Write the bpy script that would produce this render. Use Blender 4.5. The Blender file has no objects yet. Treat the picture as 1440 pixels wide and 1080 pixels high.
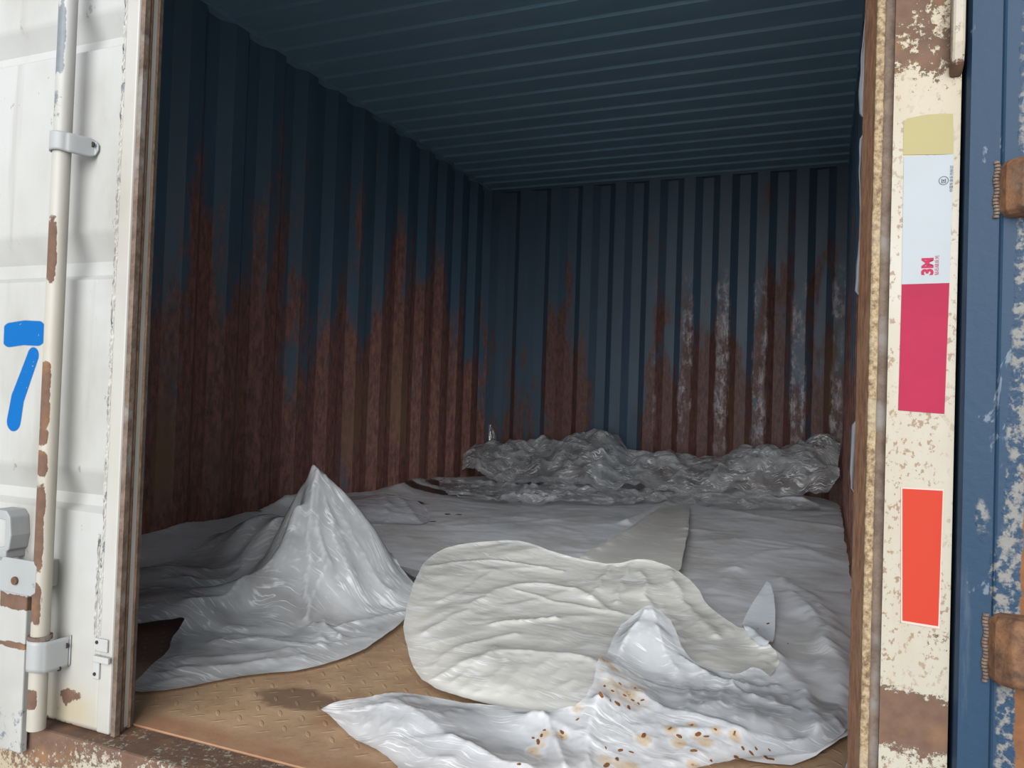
import bpy, math, random
import numpy as np
from mathutils import Vector, Matrix
from mathutils.geometry import delaunay_2d_cdt
from mathutils.bvhtree import BVHTree

random.seed(7)
S = bpy.context.scene
COL = S.collection
PI = math.pi

# ---------------------------------------------------------------- camera
YAW, PITCH, ROLL, FPX = 0.3872, 0.0197, 0.0329, 1078.0
CAM = np.array([2.2456, -0.9353, 0.5453])
W, H, L = 2.35, 2.0425, 4.074          # inside width, height, length of the container
_f = np.array([-math.sin(YAW)*math.cos(PITCH), math.cos(YAW)*math.cos(PITCH), math.sin(PITCH)])
_r = np.array([math.cos(YAW), math.sin(YAW), 0.0])
_u = np.cross(_r, _f)
CR = math.cos(ROLL)*_r + math.sin(ROLL)*_u
CU = -math.sin(ROLL)*_r + math.cos(ROLL)*_u
CF = _f
cd = bpy.data.cameras.new('camera'); cam = bpy.data.objects.new('camera', cd); COL.objects.link(cam)
cd.sensor_width = 36; cd.lens = 36*FPX/1440; cd.clip_start = 0.02
cam.matrix_world = Matrix(((CR[0], CU[0], -CF[0], CAM[0]), (CR[1], CU[1], -CF[1], CAM[1]),
                           (CR[2], CU[2], -CF[2], CAM[2]), (0, 0, 0, 1)))
S.camera = cam

def U(u, v, z=None, y=None, x=None):
    """where the sight line of a picture point meets a real plane (height z, depth y or side x)"""
    d = CF + (u-720)/FPX*CR - (v-540)/FPX*CU
    ax, val = (2, z) if z is not None else ((1, y) if y is not None else (0, x))
    return CAM + d*(val-CAM[ax])/d[ax]

# ---------------------------------------------------------------- light
S.view_settings.view_transform = 'Standard'; S.view_settings.look = 'None'
S.view_settings.gamma = 1; S.view_settings.use_curve_mapping = False
S.view_settings.exposure = 0.40
S.cycles.diffuse_bounces = 7; S.cycles.max_bounces = 14; S.cycles.transparent_max_bounces = 12
wd = bpy.data.worlds.new('world'); S.world = wd; wd.use_nodes = True
nt = wd.node_tree; nt.nodes.clear()
wo = nt.nodes.new('ShaderNodeOutputWorld'); bg = nt.nodes.new('ShaderNodeBackground')
tc = nt.nodes.new('ShaderNodeTexCoord'); sp = nt.nodes.new('ShaderNodeSeparateXYZ'); rp = nt.nodes.new('ShaderNodeValToRGB')
nt.links.new(tc.outputs['Generated'], sp.inputs[0]); nt.links.new(sp.outputs['Z'], rp.inputs[0])
rp.color_ramp.elements[0].position = 0.0; rp.color_ramp.elements[0].color = (1.0, 1.0, 1.0, 1)
rp.color_ramp.elements[1].position = 0.7; rp.color_ramp.elements[1].color = (0.42, 0.47, 0.52, 1)
nt.links.new(rp.outputs[0], bg.inputs[0]); nt.links.new(bg.outputs[0], wo.inputs[0])
bg.inputs['Strength'].default_value = 1.0
# hazy overcast sun, very wide
sl = bpy.data.lights.new('sun', 'SUN'); sl.energy = 4.3; sl.angle = math.radians(54); sl.color = (0.965, 0.985, 1.0)
so = bpy.data.objects.new('sun', sl); COL.objects.link(so)
so.rotation_euler = Vector((-0.16, 1.0, -0.38)).to_track_quat('-Z', 'Y').to_euler()

# ---------------------------------------------------------------- numpy noise
_rng = np.random.RandomState(3)
_perm = _rng.permutation(512)
def _grad(ix, iy):
    h = _perm[(_perm[ix & 511] + iy) & 511]
    a = h*(2*PI/512)
    return np.cos(a), np.sin(a)
def perlin(x, y):
    x = np.asarray(x, float); y = np.asarray(y, float)
    ix = np.floor(x).astype(int); iy = np.floor(y).astype(int); fx = x-ix; fy = y-iy
    u = fx*fx*fx*(fx*(fx*6-15)+10); v = fy*fy*fy*(fy*(fy*6-15)+10)
    def g(dx, dy):
        a, b = _grad(ix+dx, iy+dy); return a*(fx-dx)+b*(fy-dy)
    n0 = g(0, 0)*(1-u)+g(1, 0)*u; n1 = g(0, 1)*(1-u)+g(1, 1)*u
    return (n0*(1-v)+n1*v)*1.4
def fbm(x, y, o=4):
    s = 0; a = 1
    for k in range(o):
        s = s+a*perlin(x*2**k+17*k, y*2**k+31*k); a *= 0.5
    return s
def crease(x, y, n=5, seed=0):
    """crumpled film: sum of warped triangular waves in several directions"""
    r = np.random.RandomState(seed); s = np.zeros_like(x)
    for k in range(n):
        a = r.rand()*PI; fr = 1+1.6*r.rand()
        t = (x*math.cos(a)+y*math.sin(a))*fr + 0.9*perlin(x*0.9+k*9, y*0.9+seed) + r.rand()
        tri = np.abs((t % 1)-0.5)*2
        m = np.clip(0.5+1.2*perlin(x*0.6+k*5.3, y*0.6-k*2.1), 0, 1)
        s += tri*m/fr
    return s/n

# ---------------------------------------------------------------- node helper
class M:
    def __init__(s, name):
        s.m = bpy.data.materials.new(name); s.m.use_nodes = True; s.t = s.m.node_tree; s.t.nodes.clear()
        s.out = s.n('ShaderNodeOutputMaterial'); s.tc = s.n('ShaderNodeTexCoord')
    def n(s, ty): return s.t.nodes.new(ty)
    def put(s, sock, v):
        if v is None: return
        if isinstance(v, bpy.types.NodeSocket): s.t.links.new(v, sock)
        elif isinstance(v, (tuple, list)) and len(v) == 3 and sock.type == 'RGBA': sock.default_value = (*v, 1)
        else: sock.default_value = v
    def pos(s, sc=(1, 1, 1)):
        mp = s.n('ShaderNodeMapping'); s.put(mp.inputs[0], s.tc.outputs['Object']); mp.inputs['Scale'].default_value = sc
        return mp.outputs[0]
    def xyz(s):
        q = s.n('ShaderNodeSeparateXYZ'); s.put(q.inputs[0], s.tc.outputs['Object']); return q.outputs
    def noise(s, scale, det=4, sc=(1, 1, 1), rough=0.55, dist=0):
        q = s.n('ShaderNodeTexNoise'); s.put(q.inputs['Vector'], s.pos(sc)); q.inputs['Scale'].default_value = scale
        q.inputs['Detail'].default_value = det; q.inputs['Roughness'].default_value = rough; q.inputs['Distortion'].default_value = dist
        return q.outputs[0]
    def vor(s, scale, feat='F1', sc=(1, 1, 1), vec=None):
        q = s.n('ShaderNodeTexVoronoi'); q.feature = feat; s.put(q.inputs['Vector'], vec or s.pos(sc)); q.inputs['Scale'].default_value = scale
        return q.outputs[0]
    def op(s, o, a, b=None, c=None):
        q = s.n('ShaderNodeMath'); q.operation = o; s.put(q.inputs[0], a); s.put(q.inputs[1], b)
        if c is not None: s.put(q.inputs[2], c)
        return q.outputs[0]
    def step(s, v, a, b, lo=0.0, hi=1.0):
        q = s.n('ShaderNodeMapRange'); q.interpolation_type = 'SMOOTHSTEP'; s.put(q.inputs[0], v)
        q.inputs[1].default_value = a; q.inputs[2].default_value = b; q.inputs[3].default_value = lo; q.inputs[4].default_value = hi
        return q.outputs[0]
    def mix(s, f, a, b):
        q = s.n('ShaderNodeMix'); q.data_type = 'RGBA'; s.put(q.inputs[0], f); s.put(q.inputs[6], a); s.put(q.inputs[7], b)
        return q.outputs[2]
    def attr(s, name):
        q = s.n('ShaderNodeAttribute'); q.attribute_name = name
        w = s.n('ShaderNodeSeparateColor'); s.put(w.inputs[0], q.outputs['Color']); return w.outputs
    def bump(s, h, dist=0.002, st=1.0, nrm=None):
        q = s.n('ShaderNodeBump'); q.inputs['Distance'].default_value = dist; q.inputs['Strength'].default_value = st
        s.put(q.inputs['Height'], h); s.put(q.inputs['Normal'], nrm); return q.outputs[0]
    def bsdf(s, col, rough=0.6, metal=0.0, nrm=None, spec=0.5, coat=0.0):
        q = s.n('ShaderNodeBsdfPrincipled'); s.put(q.inputs['Base Color'], col); s.put(q.inputs['Roughness'], rough)
        s.put(q.inputs['Metallic'], metal); s.put(q.inputs['Normal'], nrm); s.put(q.inputs['Specular IOR Level'], spec)
        q.inputs['Coat Weight'].default_value = coat
        return q.outputs[0]
    def dim(s, c, k):
        q = s.n('ShaderNodeMix'); q.data_type = 'RGBA'; q.blend_type = 'MULTIPLY'; q.inputs[0].default_value = 1
        s.put(q.inputs[6], c); s.put(q.inputs[7], (k, k, k) if isinstance(k, float) else k); return q.outputs[2]
    def done(s, sh): s.put(s.out.inputs[0], sh); return s.m

# ---------------------------------------------------------------- materials
RUST = (0.16, 0.062, 0.030); RUSTD = (0.075, 0.030, 0.020); RUSTO = (0.42, 0.17, 0.05)
WHITE = (0.46, 0.455, 0.43)

def mat_wall(name, kind):
    m = M(name); X, Y, Z = m.xyz()
    along = Y if kind == 'side' else X
    sc = (1, 1, .22)
    big = m.noise(2.2, 4, (1.6, 1.6, .28), .6)
    st = m.noise(8, 6, (1, 1, .30), .66)
    fine = m.step(m.noise(55, 6, (1, 1, .3), .75), .30, .72)
    v = m.op('ADD', m.op('MULTIPLY', big, 1.05), m.op('MULTIPLY', st, .75)); v = m.op('SUBTRACT', v, .37); v = m.op('ADD', v, m.op('MULTIPLY', m.op('SUBTRACT', m.noise(30, 5, (1, 1, .35), .7), .5), .35))
    if kind == 'end': v = m.op('ADD', v, m.step(X, 1.0, 1.3, -.07, .05))
    v = m.op('ADD', v, m.op('MULTIPLY', Z, -0.26 if kind == 'side' else -0.22))
    rust = m.step(v, .16 if kind == 'side' else .26, .34 if kind == 'side' else .40)
    rc = m.mix(fine, (0.070, 0.036, 0.030), (0.24, 0.105, 0.075))
    rc = m.mix(m.step(m.noise(4, 4, (1, 1, .3)), .55, .75), rc, (0.16, 0.095, 0.05))
    bc = m.mix(m.noise(5, 4, sc), (0.040, 0.080, 0.120), (0.085, 0.145, 0.195))
    col = m.mix(rust, bc, rc)
    # thin white vertical scratches
    scr = m.op('MULTIPLY', m.step(m.noise(120, 2, (1, 1, .008)), .77, .80), m.step(m.noise(3.5, 3), .56, .62))
    col = m.mix(m.op('MULTIPLY', scr, .7), col, (.4, .4, .38))
    rough = m.mix(rust, (.5, .5, .5), (.62, .62, .62))
    if kind == 'end':
        # bare rubbed paint on the flats towards the right
        w = m.op('MULTIPLY', m.step(X, 1.15, 1.3), m.op('MULTIPLY', m.step(Z, .15, .5), m.step(Z, 1.5, 1.15)))
        w = m.op('MULTIPLY', w, m.op('MULTIPLY', m.step(m.noise(16, 6, (1, 1, .55), .75), .44, .60), m.step(m.noise(3.3, 3, (2.5, 1, .6)), .40, .56)))
        w = m.op('MULTIPLY', w, m.step(Y, L+.012, L+.002))
        col = m.mix(w, col, m.mix(fine, (.16, .125, .12), (.72, .68, .67)))
        # one panel kept its blue paint
        b = m.op('MULTIPLY', m.step(X, .72, .76), m.step(X, 1.13, 1.11))
        b = m.op('MULTIPLY', b, m.step(m.op('ADD', st, m.op('MULTIPLY', Z, .05)), .40, .55))
        col = m.mix(b, col, (.060, .105, .150))
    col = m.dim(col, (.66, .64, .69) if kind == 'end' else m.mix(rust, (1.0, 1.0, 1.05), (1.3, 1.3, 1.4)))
    sh = m.bsdf(col, rough, 0, m.bump(m.noise(40, 5, (1, 1, .6)), .002, .5), .5)
    return m.done(sh)

def mat_ceiling():
    m = M('ceiling_paint')
    col = m.mix(m.noise(3, 4, (.4, 2, 1)), (.13, .24, .33), (.19, .31, .40))
    return m.done(m.bsdf(col, .45, 0, m.bump(m.noise(30, 3), .002, .3)))

def mat_floor():
    m = M('rusty_tread_plate'); X, Y, Z = m.xyz()
    n = m.step(m.noise(9, 6, rough=.7), .32, .66); f = m.noise(90, 4)
    col = m.mix(n, (.25, .145, .085), (.40, .26, .155))
    col = m.mix(m.op('MULTIPLY', f, .5), col, (.48, .32, .19))
    col = m.mix(m.step(m.noise(3.5, 5, rough=.6), .56, .70), col, (.30, .16, .08))
    # dark oily stain
    c = U(415, 982, z=0)
    dx = m.op('DIVIDE', m.op('SUBTRACT', X, float(c[0])), .085); dy = m.op('DIVIDE', m.op('SUBTRACT', Y, float(c[1])), .05)
    d = m.op('SQRT', m.op('ADD', m.op('MULTIPLY', dx, dx), m.op('MULTIPLY', dy, dy)))
    d = m.op('ADD', d, m.op('MULTIPLY', m.noise(25, 3), .8))
    col = m.mix(m.step(d, 1.5, 1.1, 0, .75), col, (.11, .062, .035))
    # darker rust behind the closed leaf, with part of its shade painted in
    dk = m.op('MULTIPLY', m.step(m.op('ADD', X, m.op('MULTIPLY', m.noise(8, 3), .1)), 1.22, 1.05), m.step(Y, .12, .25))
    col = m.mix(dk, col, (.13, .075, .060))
    # orange edge at the sill
    e = m.step(m.op('ADD', Y, m.op('MULTIPLY', m.noise(12, 4), .05)), .085, .050)
    col = m.mix(m.op('MULTIPLY', e, m.step(m.noise(9, 5, rough=.7), .35, .62, .15, .7)), col, (.24, .095, .05))
    # raised tear-drop pattern
    P = .046
    a = m.op('DIVIDE', m.op('ADD', X, Y), P); b = m.op('DIVIDE', m.op('SUBTRACT', X, Y), P)
    fa = m.op('SUBTRACT', m.op('FRACT', a), .5); fb = m.op('SUBTRACT', m.op('FRACT', b), .5)
    par = m.op('MODULO', m.op('ADD', m.op('ADD', m.op('FLOOR', a), m.op('FLOOR', b)), 400), 2)
    def ell(p, q):
        p = m.op('DIVIDE', p, .40); q = m.op('DIVIDE', q, .11)
        return m.step(m.op('ADD', m.op('MULTIPLY', p, p), m.op('MULTIPLY', q, q)), 1.0, .25)
    h = m.op('ADD', m.op('MULTIPLY', ell(fa, fb), par), m.op('MULTIPLY', ell(fb, fa), m.op('SUBTRACT', 1, par)))
    h = m.op('MULTIPLY', m.op('MULTIPLY', h, m.step(m.noise(9, 4), .30, .50)), m.step(Y, .05, .065))
    hh = m.op('ADD', m.op('MULTIPLY', h, .8), m.op('MULTIPLY', f, .5))
    col = m.mix(m.op('MULTIPLY', h, .22), col, (.42, .29, .19))
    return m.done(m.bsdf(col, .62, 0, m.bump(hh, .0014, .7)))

def painted_mask_metal(name, base=WHITE, speck=False, grime=(.33, .315, .28)):
    """white-painted steel; attribute 'mask' r=rust g=grey primer b=yellowed, extra chips by noise"""
    m = M(name); X, Y, Z = m.xyz(); a = m.attr('mask')
    n = m.noise(6, 5, (1, 1, .45), .6); f = m.noise(70, 4)
    col = m.mix(m.step(n, .40, .74, 0, .7), base, grime)
    col = m.mix(m.step(m.noise(2.5, 3), .45, .7, 0, .6), col, (.53, .53, .525))
    streak = m.step(m.noise(26, 4, (1, 1, .05), .6), .60, .78, 0, .38)
    col = m.mix(streak, col, (.29, .265, .22))
    chip = m.step(m.noise(24, 5, (1, 1, .7), .7), .675, .69)
    col = m.mix(m.op('MULTIPLY', chip, .55), col, (.21, .185, .165))
    crack = m.step(m.noise(55, 6, (1, 1, .35), .75, 1.2), .655, .70)
    col = m.mix(m.op('MULTIPLY', crack, m.step(m.noise(5, 4), .42, .60, .1, .8)), col, (.22, .20, .17))
    col = m.mix(m.step(m.noise(1.7, 4, (1, 1, 2), .6), .50, .66, 0, .45), col, (.35, .34, .315))
    col = m.mix(a[2], col, (.44, .35, .20))
    if speck:
        sp_ = m.op('MULTIPLY', m.step(m.noise(170, 3, (1, 1, .8), .6), .56, .64), m.step(m.noise(14, 4, (1, 1, .6)), .42, .56, .25, 1.0))
        col = m.mix(m.op('MULTIPLY', sp_, .85), col, (.22, .115, .05))
        col = m.mix(m.step(m.noise(9, 5, (1, 1, .3), .65), .50, .72, 0, .55), col, (.36, .27, .15))
    nr = m.op('MULTIPLY', m.op('SUBTRACT', m.noise(95 if speck else 45, 5, rough=.8 if speck else .7), .5), 1.2 if speck else .9)
    g = m.step(m.op('ADD', a[1], nr), .47, .53)
    col = m.mix(g, col, m.mix(f, (.12, .14, .165), (.22, .235, .25)))
    r = m.step(m.op('ADD', a[0], nr), .46, .54)
    rc = m.mix(f, (.085, .042, .026), (.20, .11, .068))
    rc = m.mix(m.step(m.noise(18, 4), .5, .7), rc, (.25, .12, .05))
    col = m.mix(r, col, rc)
    hgt = m.op('SUBTRACT', m.op('SUBTRACT', m.op('MULTIPLY', f, .25), r), m.op('MULTIPLY', chip, .8))
    col = m.dim(col, .68)
    return m.done(m.bsdf(col, m.step(r, 0, 1, .5, .85), 0, m.bump(hgt, .0009, .8)))

def mat_film(name, col, opac, rough=.3, trans=.35, facing=.25, dust=None, dirtmask=False, crumple=1.0, bscale=14, spec=.5, grain=.4, gloss=1.7, vary=1.0, streak=1.0):
    m = M(name); a = m.attr('mask')
    c = m.mix(m.noise(5, 5), tuple(x*.86 for x in col), col)
    if dust: c = m.mix(m.step(m.noise(3, 5, rough=.6), .42, .66), c, dust)
    def vec(ang, sx, sy, warp):
        mp = m.n('ShaderNodeMapping'); nz = m.n('ShaderNodeTexNoise'); m.put(nz.inputs['Vector'], m.pos((1, 1, 0))); nz.inputs['Scale'].default_value = 6
        mx = m.n('ShaderNodeMix'); mx.data_type = 'VECTOR'; mx.inputs[0].default_value = warp; m.put(mx.inputs[4], m.pos((1, 1, 0))); m.put(mx.inputs[5], nz.outputs['Color'])
        m.put(mp.inputs[0], mx.outputs[1]); mp.inputs['Rotation'].default_value = (0, 0, ang); mp.inputs['Scale'].default_value = (sx, sy, 0.0)
        return mp.outputs[0]
    def edges(v, sc_, w):
        q = m.n('ShaderNodeTexVoronoi'); q.feature = 'DISTANCE_TO_EDGE'; q.inputs['Scale'].default_value = sc_; m.put(q.inputs['Vector'], v)
        return m.step(q.outputs[0], 0, w)
    e1 = edges(vec(grain, .35, 1.6, .10), bscale, .5); e2 = edges(vec(grain+.9, .5, 1.4, .12), bscale*.6, .6)
    q = m.n('ShaderNodeTexNoise'); m.put(q.inputs['Vector'], vec(grain, .22, 2.4, .15)); q.inputs['Scale'].default_value = bscale*2.2; q.inputs['Detail'].default_value = 3
    ridged = m.step(m.op('ABSOLUTE', m.op('SUBTRACT', q.outputs[0], .5)), .10, 0)
    h = m.op('ADD', m.op('ADD', m.op('MULTIPLY', e1, .5), m.op('MULTIPLY', e2, .8)), m.op('MULTIPLY', ridged, .05))
    nrm = m.bump(h, .0008*crumple, .8)
    qs = m.n('ShaderNodeTexNoise'); m.put(qs.inputs['Vector'], vec(grain, .5, 2.2, .05)); qs.inputs['Scale'].default_value = bscale*.8; qs.inputs['Detail'].default_value = 5
    haze = m.op('MULTIPLY', m.op('SUBTRACT', qs.outputs[0], .5), 2.4)
    def streaks(ang, sc_, sx, sy, lo_, hi_):
        q3 = m.n('ShaderNodeTexNoise'); m.put(q3.inputs['Vector'], vec(ang, sx, sy, .10)); q3.inputs['Scale'].default_value = sc_; q3.inputs['Detail'].default_value = 2
        return m.op('MULTIPLY', m.step(m.op('ABSOLUTE', m.op('SUBTRACT', q3.outputs[0], .5)), .028, .0), m.step(m.noise(5+sc_*.1, 3), lo_, hi_))
    sk = m.op('MINIMUM', m.op('ADD', streaks(grain, bscale*4.2, .14, 1.5, .46, .60), streaks(grain+.8, bscale*2.8, .12, 1.4, .50, .63)), 1.0)
    sk = m.op('MULTIPLY', sk, streak)
    c = m.mix(m.op('MULTIPLY', sk, .75), c, tuple(min(.97, x*1.2+.05) for x in col))
    c = m.mix(m.op('MULTIPLY', a[2], .8), c, tuple(min(.95, x*1.14+.03) for x in col))
    if dirtmask:
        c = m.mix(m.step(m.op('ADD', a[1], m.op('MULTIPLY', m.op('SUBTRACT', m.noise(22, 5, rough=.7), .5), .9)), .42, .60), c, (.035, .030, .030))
        rn = m.op('MULTIPLY', m.op('SUBTRACT', m.noise(160, 3), .5), .6)
        c = m.mix(m.step(m.op('ADD', a[0], rn), .12, .65, 0, .6), c, (.74, .50, .22))
        c = m.mix(m.step(m.op('ADD', a[0], rn), .70, .95), c, (.40, .15, .04))
    # film: part of the light passes, the rest is scattered on both sides, with a waxy gloss
    pr = m.bsdf(c, rough, 0, nrm, .2)
    tl = m.n('ShaderNodeBsdfTranslucent'); m.put(tl.inputs[0], c); m.put(tl.inputs['Normal'], nrm)
    s1 = m.n('ShaderNodeMixShader'); s1.inputs[0].default_value = trans; m.put(s1.inputs[1], pr); m.put(s1.inputs[2], tl.outputs[0])
    gl = m.n('ShaderNodeBsdfGlossy'); gl.inputs['Roughness'].default_value = rough*.7; m.put(gl.inputs['Normal'], nrm)
    fr = m.n('ShaderNodeFresnel'); fr.inputs[0].default_value = 1.5; m.put(fr.inputs[1], nrm)
    tr = m.n('ShaderNodeBsdfTransparent')
    lw = m.n('ShaderNodeLayerWeight'); lw.inputs[0].default_value = .5; m.put(lw.inputs['Normal'], nrm)
    fac = m.op('ADD', opac, m.op('MULTIPLY', lw.outputs['Facing'], facing))
    fac = m.op('ADD', fac, m.op('ADD', m.op('MULTIPLY', a[2], .45), m.op('MULTIPLY', sk, .4)))
    if dirtmask: fac = m.op('ADD', fac, m.op('ADD', a[1], a[0]))
    fac = m.op('MINIMUM', m.op('ADD', fac, m.op('ADD', m.op('MULTIPLY', m.op('SUBTRACT', m.noise(6, 5), .5), .55*vary), m.op('MULTIPLY', haze, .3*vary))), 1.0)
    s2 = m.n('ShaderNodeMixShader'); m.put(s2.inputs[0], fac); m.put(s2.inputs[1], tr.outputs[0]); m.put(s2.inputs[2], s1.outputs[0])
    s3 = m.n('ShaderNodeMixShader'); m.put(s3.inputs[0], m.op('MULTIPLY', fr.outputs[0], gloss)); m.put(s3.inputs[1], s2.outputs[0]); m.put(s3.inputs[2], gl.outputs[0])
    return m.done(s3.outputs[0])

def mat_blue():
    m = M('worn_blue_paint'); X, Y, Z = m.xyz(); a = m.attr('mask')
    col = m.mix(m.noise(5, 5, (1, 1, .3)), (.036, .060, .090), (.062, .092, .128))
    col = m.dim(col, (.30, .46, .60))
    col = m.mix(m.step(m.noise(40, 5, (1, 1, .08), .65), .60, .72, 0, .30), col, (.09, .11, .13))
    sc = m.op('MULTIPLY', m.step(m.noise(22, 5, (1, 1, .5), .6, 1.5), .65, .69), .55)
    col = m.mix(sc, col, (.17, .20, .23))
    nr = m.op('MULTIPLY', m.op('SUBTRACT', m.noise(40, 5, rough=.7), .5), .9)
    rough_zone = m.step(m.op('ADD', a[1], nr), .4, .6)
    col = m.mix(m.op('MULTIPLY', rough_zone, m.step(m.noise(120, 4), .45, .58)), col, (.15, .145, .135))
    r = m.step(m.op('ADD', a[0], nr), .46, .56)
    rc = m.mix(m.noise(50, 5), (.07, .03, .016), (.21, .095, .04))
    col = m.mix(r, col, rc)
    h = m.op('ADD', m.op('MULTIPLY', m.noise(90, 4), .5), m.op('MULTIPLY', rough_zone, m.noise(150, 3)))
    return m.done(m.bsdf(col, m.step(r, 0, 1, .45, .8), 0, m.bump(h, .0012, .7), .15))

def mat_rust(name, a=(.065, .030, .017), b=(.24, .11, .048), c=(.17, .15, .125), dim=.74, fs=35):
    m = M(name)
    col = m.mix(m.step(m.noise(fs, 6, rough=.75), .30, .70), a, b); col = m.mix(m.step(m.noise(14, 4), .52, .68, 0, .8), col, c)
    col = m.dim(col, dim)
    return m.done(m.bsdf(col, .8, .1, m.bump(m.noise(110, 5), .002, .8)))

def mat_flat(name, col, rough=.4, var=.08, bump=0, coat=0, emis=None):
    m = M(name); c = m.mix(m.noise(30, 4), col, tuple(x*(1-var) for x in col))
    c = m.mix(m.step(m.noise(5, 4), .5, .75, 0, .35), c, tuple(min(1, x*(1-var*2)) for x in col))
    return m.done(m.bsdf(c, rough, 0, m.bump(m.noise(60, 3), .001, bump) if bump else None, .15, coat))

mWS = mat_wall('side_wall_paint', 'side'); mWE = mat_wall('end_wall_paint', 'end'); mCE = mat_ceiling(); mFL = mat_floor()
mWH = painted_mask_metal('peeling_white_paint'); mPO = painted_mask_metal('post_white_paint', (.43, .405, .345), speck=True, grime=(.34, .27, .18))
mBR = painted_mask_metal('grey_white_fitting_paint', (.36, .37, .37), grime=(.28, .28, .28))
mBL = mat_blue(); mRU = mat_rust('rust'); mRE = mat_rust('dull_edge_rust', (.10, .062, .045), (.21, .15, .11), (.25, .23, .21))
mRY = mat_rust('bright_scraped_edge', (.11, .055, .025), (.46, .35, .20), (.40, .33, .22), fs=140)
mGK = mat_rust('dark_inner_rust', (.17, .075, .04), (.42, .21, .11), (.34, .20, .12), dim=1.0)
mSE = mat_rust('weathered_edge_seal', (.085, .060, .045), (.20, .165, .13), (.15, .12, .09), dim=.9)

# ---------------------------------------------------------------- mesh helpers
def link(name, me, mat, parent=None, **props):
    o = bpy.data.objects.new(name, me); COL.objects.link(o)
    if mat is not None and not me.materials: me.materials.append(mat)
    if parent is not None: o.parent = parent
    for k, v in props.items(): o[k] = v
    return o
def mesh(verts, faces, smooth=False):
    me = bpy.data.meshes.new('m'); me.from_pydata([tuple(map(float, v)) for v in verts], [], [tuple(int(i) for i in f) for f in faces]); me.update()
    if smooth: me.polygons.foreach_set('use_smooth', [True]*len(me.polygons))
    return me
class B:
    def __init__(s): s.v = []; s.f = []
    def add(s, v, f): o = len(s.v); s.v += [tuple(q) for q in v]; s.f += [tuple(i+o for i in g) for g in f]; return s
    def box(s, x0, x1, y0, y1, z0, z1):
        v = [(x, y, z) for z in (z0, z1) for x, y in ((x0, y0), (x1, y0), (x1, y1), (x0, y1))]
        return s.add(v, [(3, 2, 1, 0), (4, 5, 6, 7), (0, 1, 5, 4), (1, 2, 6, 5), (2, 3, 7, 6), (3, 0, 4, 7)])
    def prism(s, prof, ax, a, b, n=1):
        """closed profile extruded along an axis from a to b; profile pairs fill the other two axes in order"""
        k = len(prof); vs = []
        for i in range(n+1):
            t = a+(b-a)*i/n
            for p, q in prof: vs.append({'x': (t, p, q), 'y': (p, t, q), 'z': (p, q, t)}[ax])
        fs = [(i*k+j, i*k+(j+1) % k, (i+1)*k+(j+1) % k, (i+1)*k+j) for i in range(n) for j in range(k)]
        fs += [tuple(range(k))[::-1], tuple(range(n*k, n*k+k))]
        return s.add(vs, fs)
    def cyl(s, c, r, a, b, ax='z', seg=20, n=1):
        prof = [(c[0]+r*math.cos(2*PI*i/seg), c[1]+r*math.sin(2*PI*i/seg)) for i in range(seg)]
        return s.prism(prof, ax, a, b, n)
    def me(s, smooth=False): return mesh(s.v, s.f, smooth)
def fixn(me):
    import bmesh
    bm = bmesh.new(); bm.from_mesh(me); bmesh.ops.recalc_face_normals(bm, faces=bm.faces); bm.to_mesh(me); bm.free(); return me
def bevel(o, w=.002, seg=2, ang=30):
    md = o.modifiers.new('bevel', 'BEVEL'); md.width = w; md.segments = seg; md.limit_method = 'ANGLE'; md.angle_limit = math.radians(ang)
    return o
def smooth_by(me, deg=35):
    me.polygons.foreach_set('use_smooth', [True]*len(me.polygons))
    me.set_sharp_from_angle(angle=math.radians(deg)); return me
def coords(me):
    c = np.empty(len(me.vertices)*3); me.vertices.foreach_get('co', c); return c.reshape(-1, 3)
def setmask(me, r=0, g=0, b=0):
    n = len(me.vertices); a = me.attributes.new('mask', 'FLOAT_COLOR', 'POINT')
    d = np.zeros((n, 4)); d[:, 0] = r; d[:, 1] = g; d[:, 2] = b; d[:, 3] = 1
    a.data.foreach_set('color', d.ravel())
def blob(P, x, z, rx, rz, ix=0, iz=2):
    """soft oval 0..1 centred at x,z"""
    d = np.sqrt(((P[:, ix]-x)/rx)**2+((P[:, iz]-z)/rz)**2)
    return np.clip(1.5-d, 0, 1)
def empty(name, loc, **props):
    o = bpy.data.objects.new(name, None); COL.objects.link(o); o.location = loc; o.empty_display_size = .05
    for k, v in props.items(): o[k] = v
    return o

# ---------------------------------------------------------------- container shell
def corrug(n, pitch, depth, fa, sl, start, end, phase=0.0):
    """trapezoid wave as (along, offset) pairs"""
    pts = []; s = start-pitch+phase
    while s < end+pitch:
        for t, d in ((0, 0), (fa, 0), (fa+sl, depth), (pitch-sl, depth)): pts.append((s+t, d))
        s += pitch
    out = [(start, None)]
    xs = [p[0] for p in pts]; ds = [p[1] for p in pts]
    f = lambda x: float(np.interp(x, xs, ds))
    res = [(start, f(start))]+[p for p in pts if start < p[0] < end]+[(end, f(end))]
    return res
def wave_wall(name, prof, ax, a, b, place, mat, thick=.0025):
    vs = []; fs = []; k = len(prof); N = 12
    for i in range(N+1):
        t = a+(b-a)*i/N
        for p, d in prof: vs.append(place(p, d, t))
    for i in range(N):
        for j in range(k-1): fs.append((i*k+j, i*k+j+1, (i+1)*k+j+1, (i+1)*k+j))
    me = mesh(vs, fs); o = link(name, me, mat, kind='structure')
    md = o.modifiers.new('solid', 'SOLIDIFY'); md.thickness = thick; md.offset = 0
    return o
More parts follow.
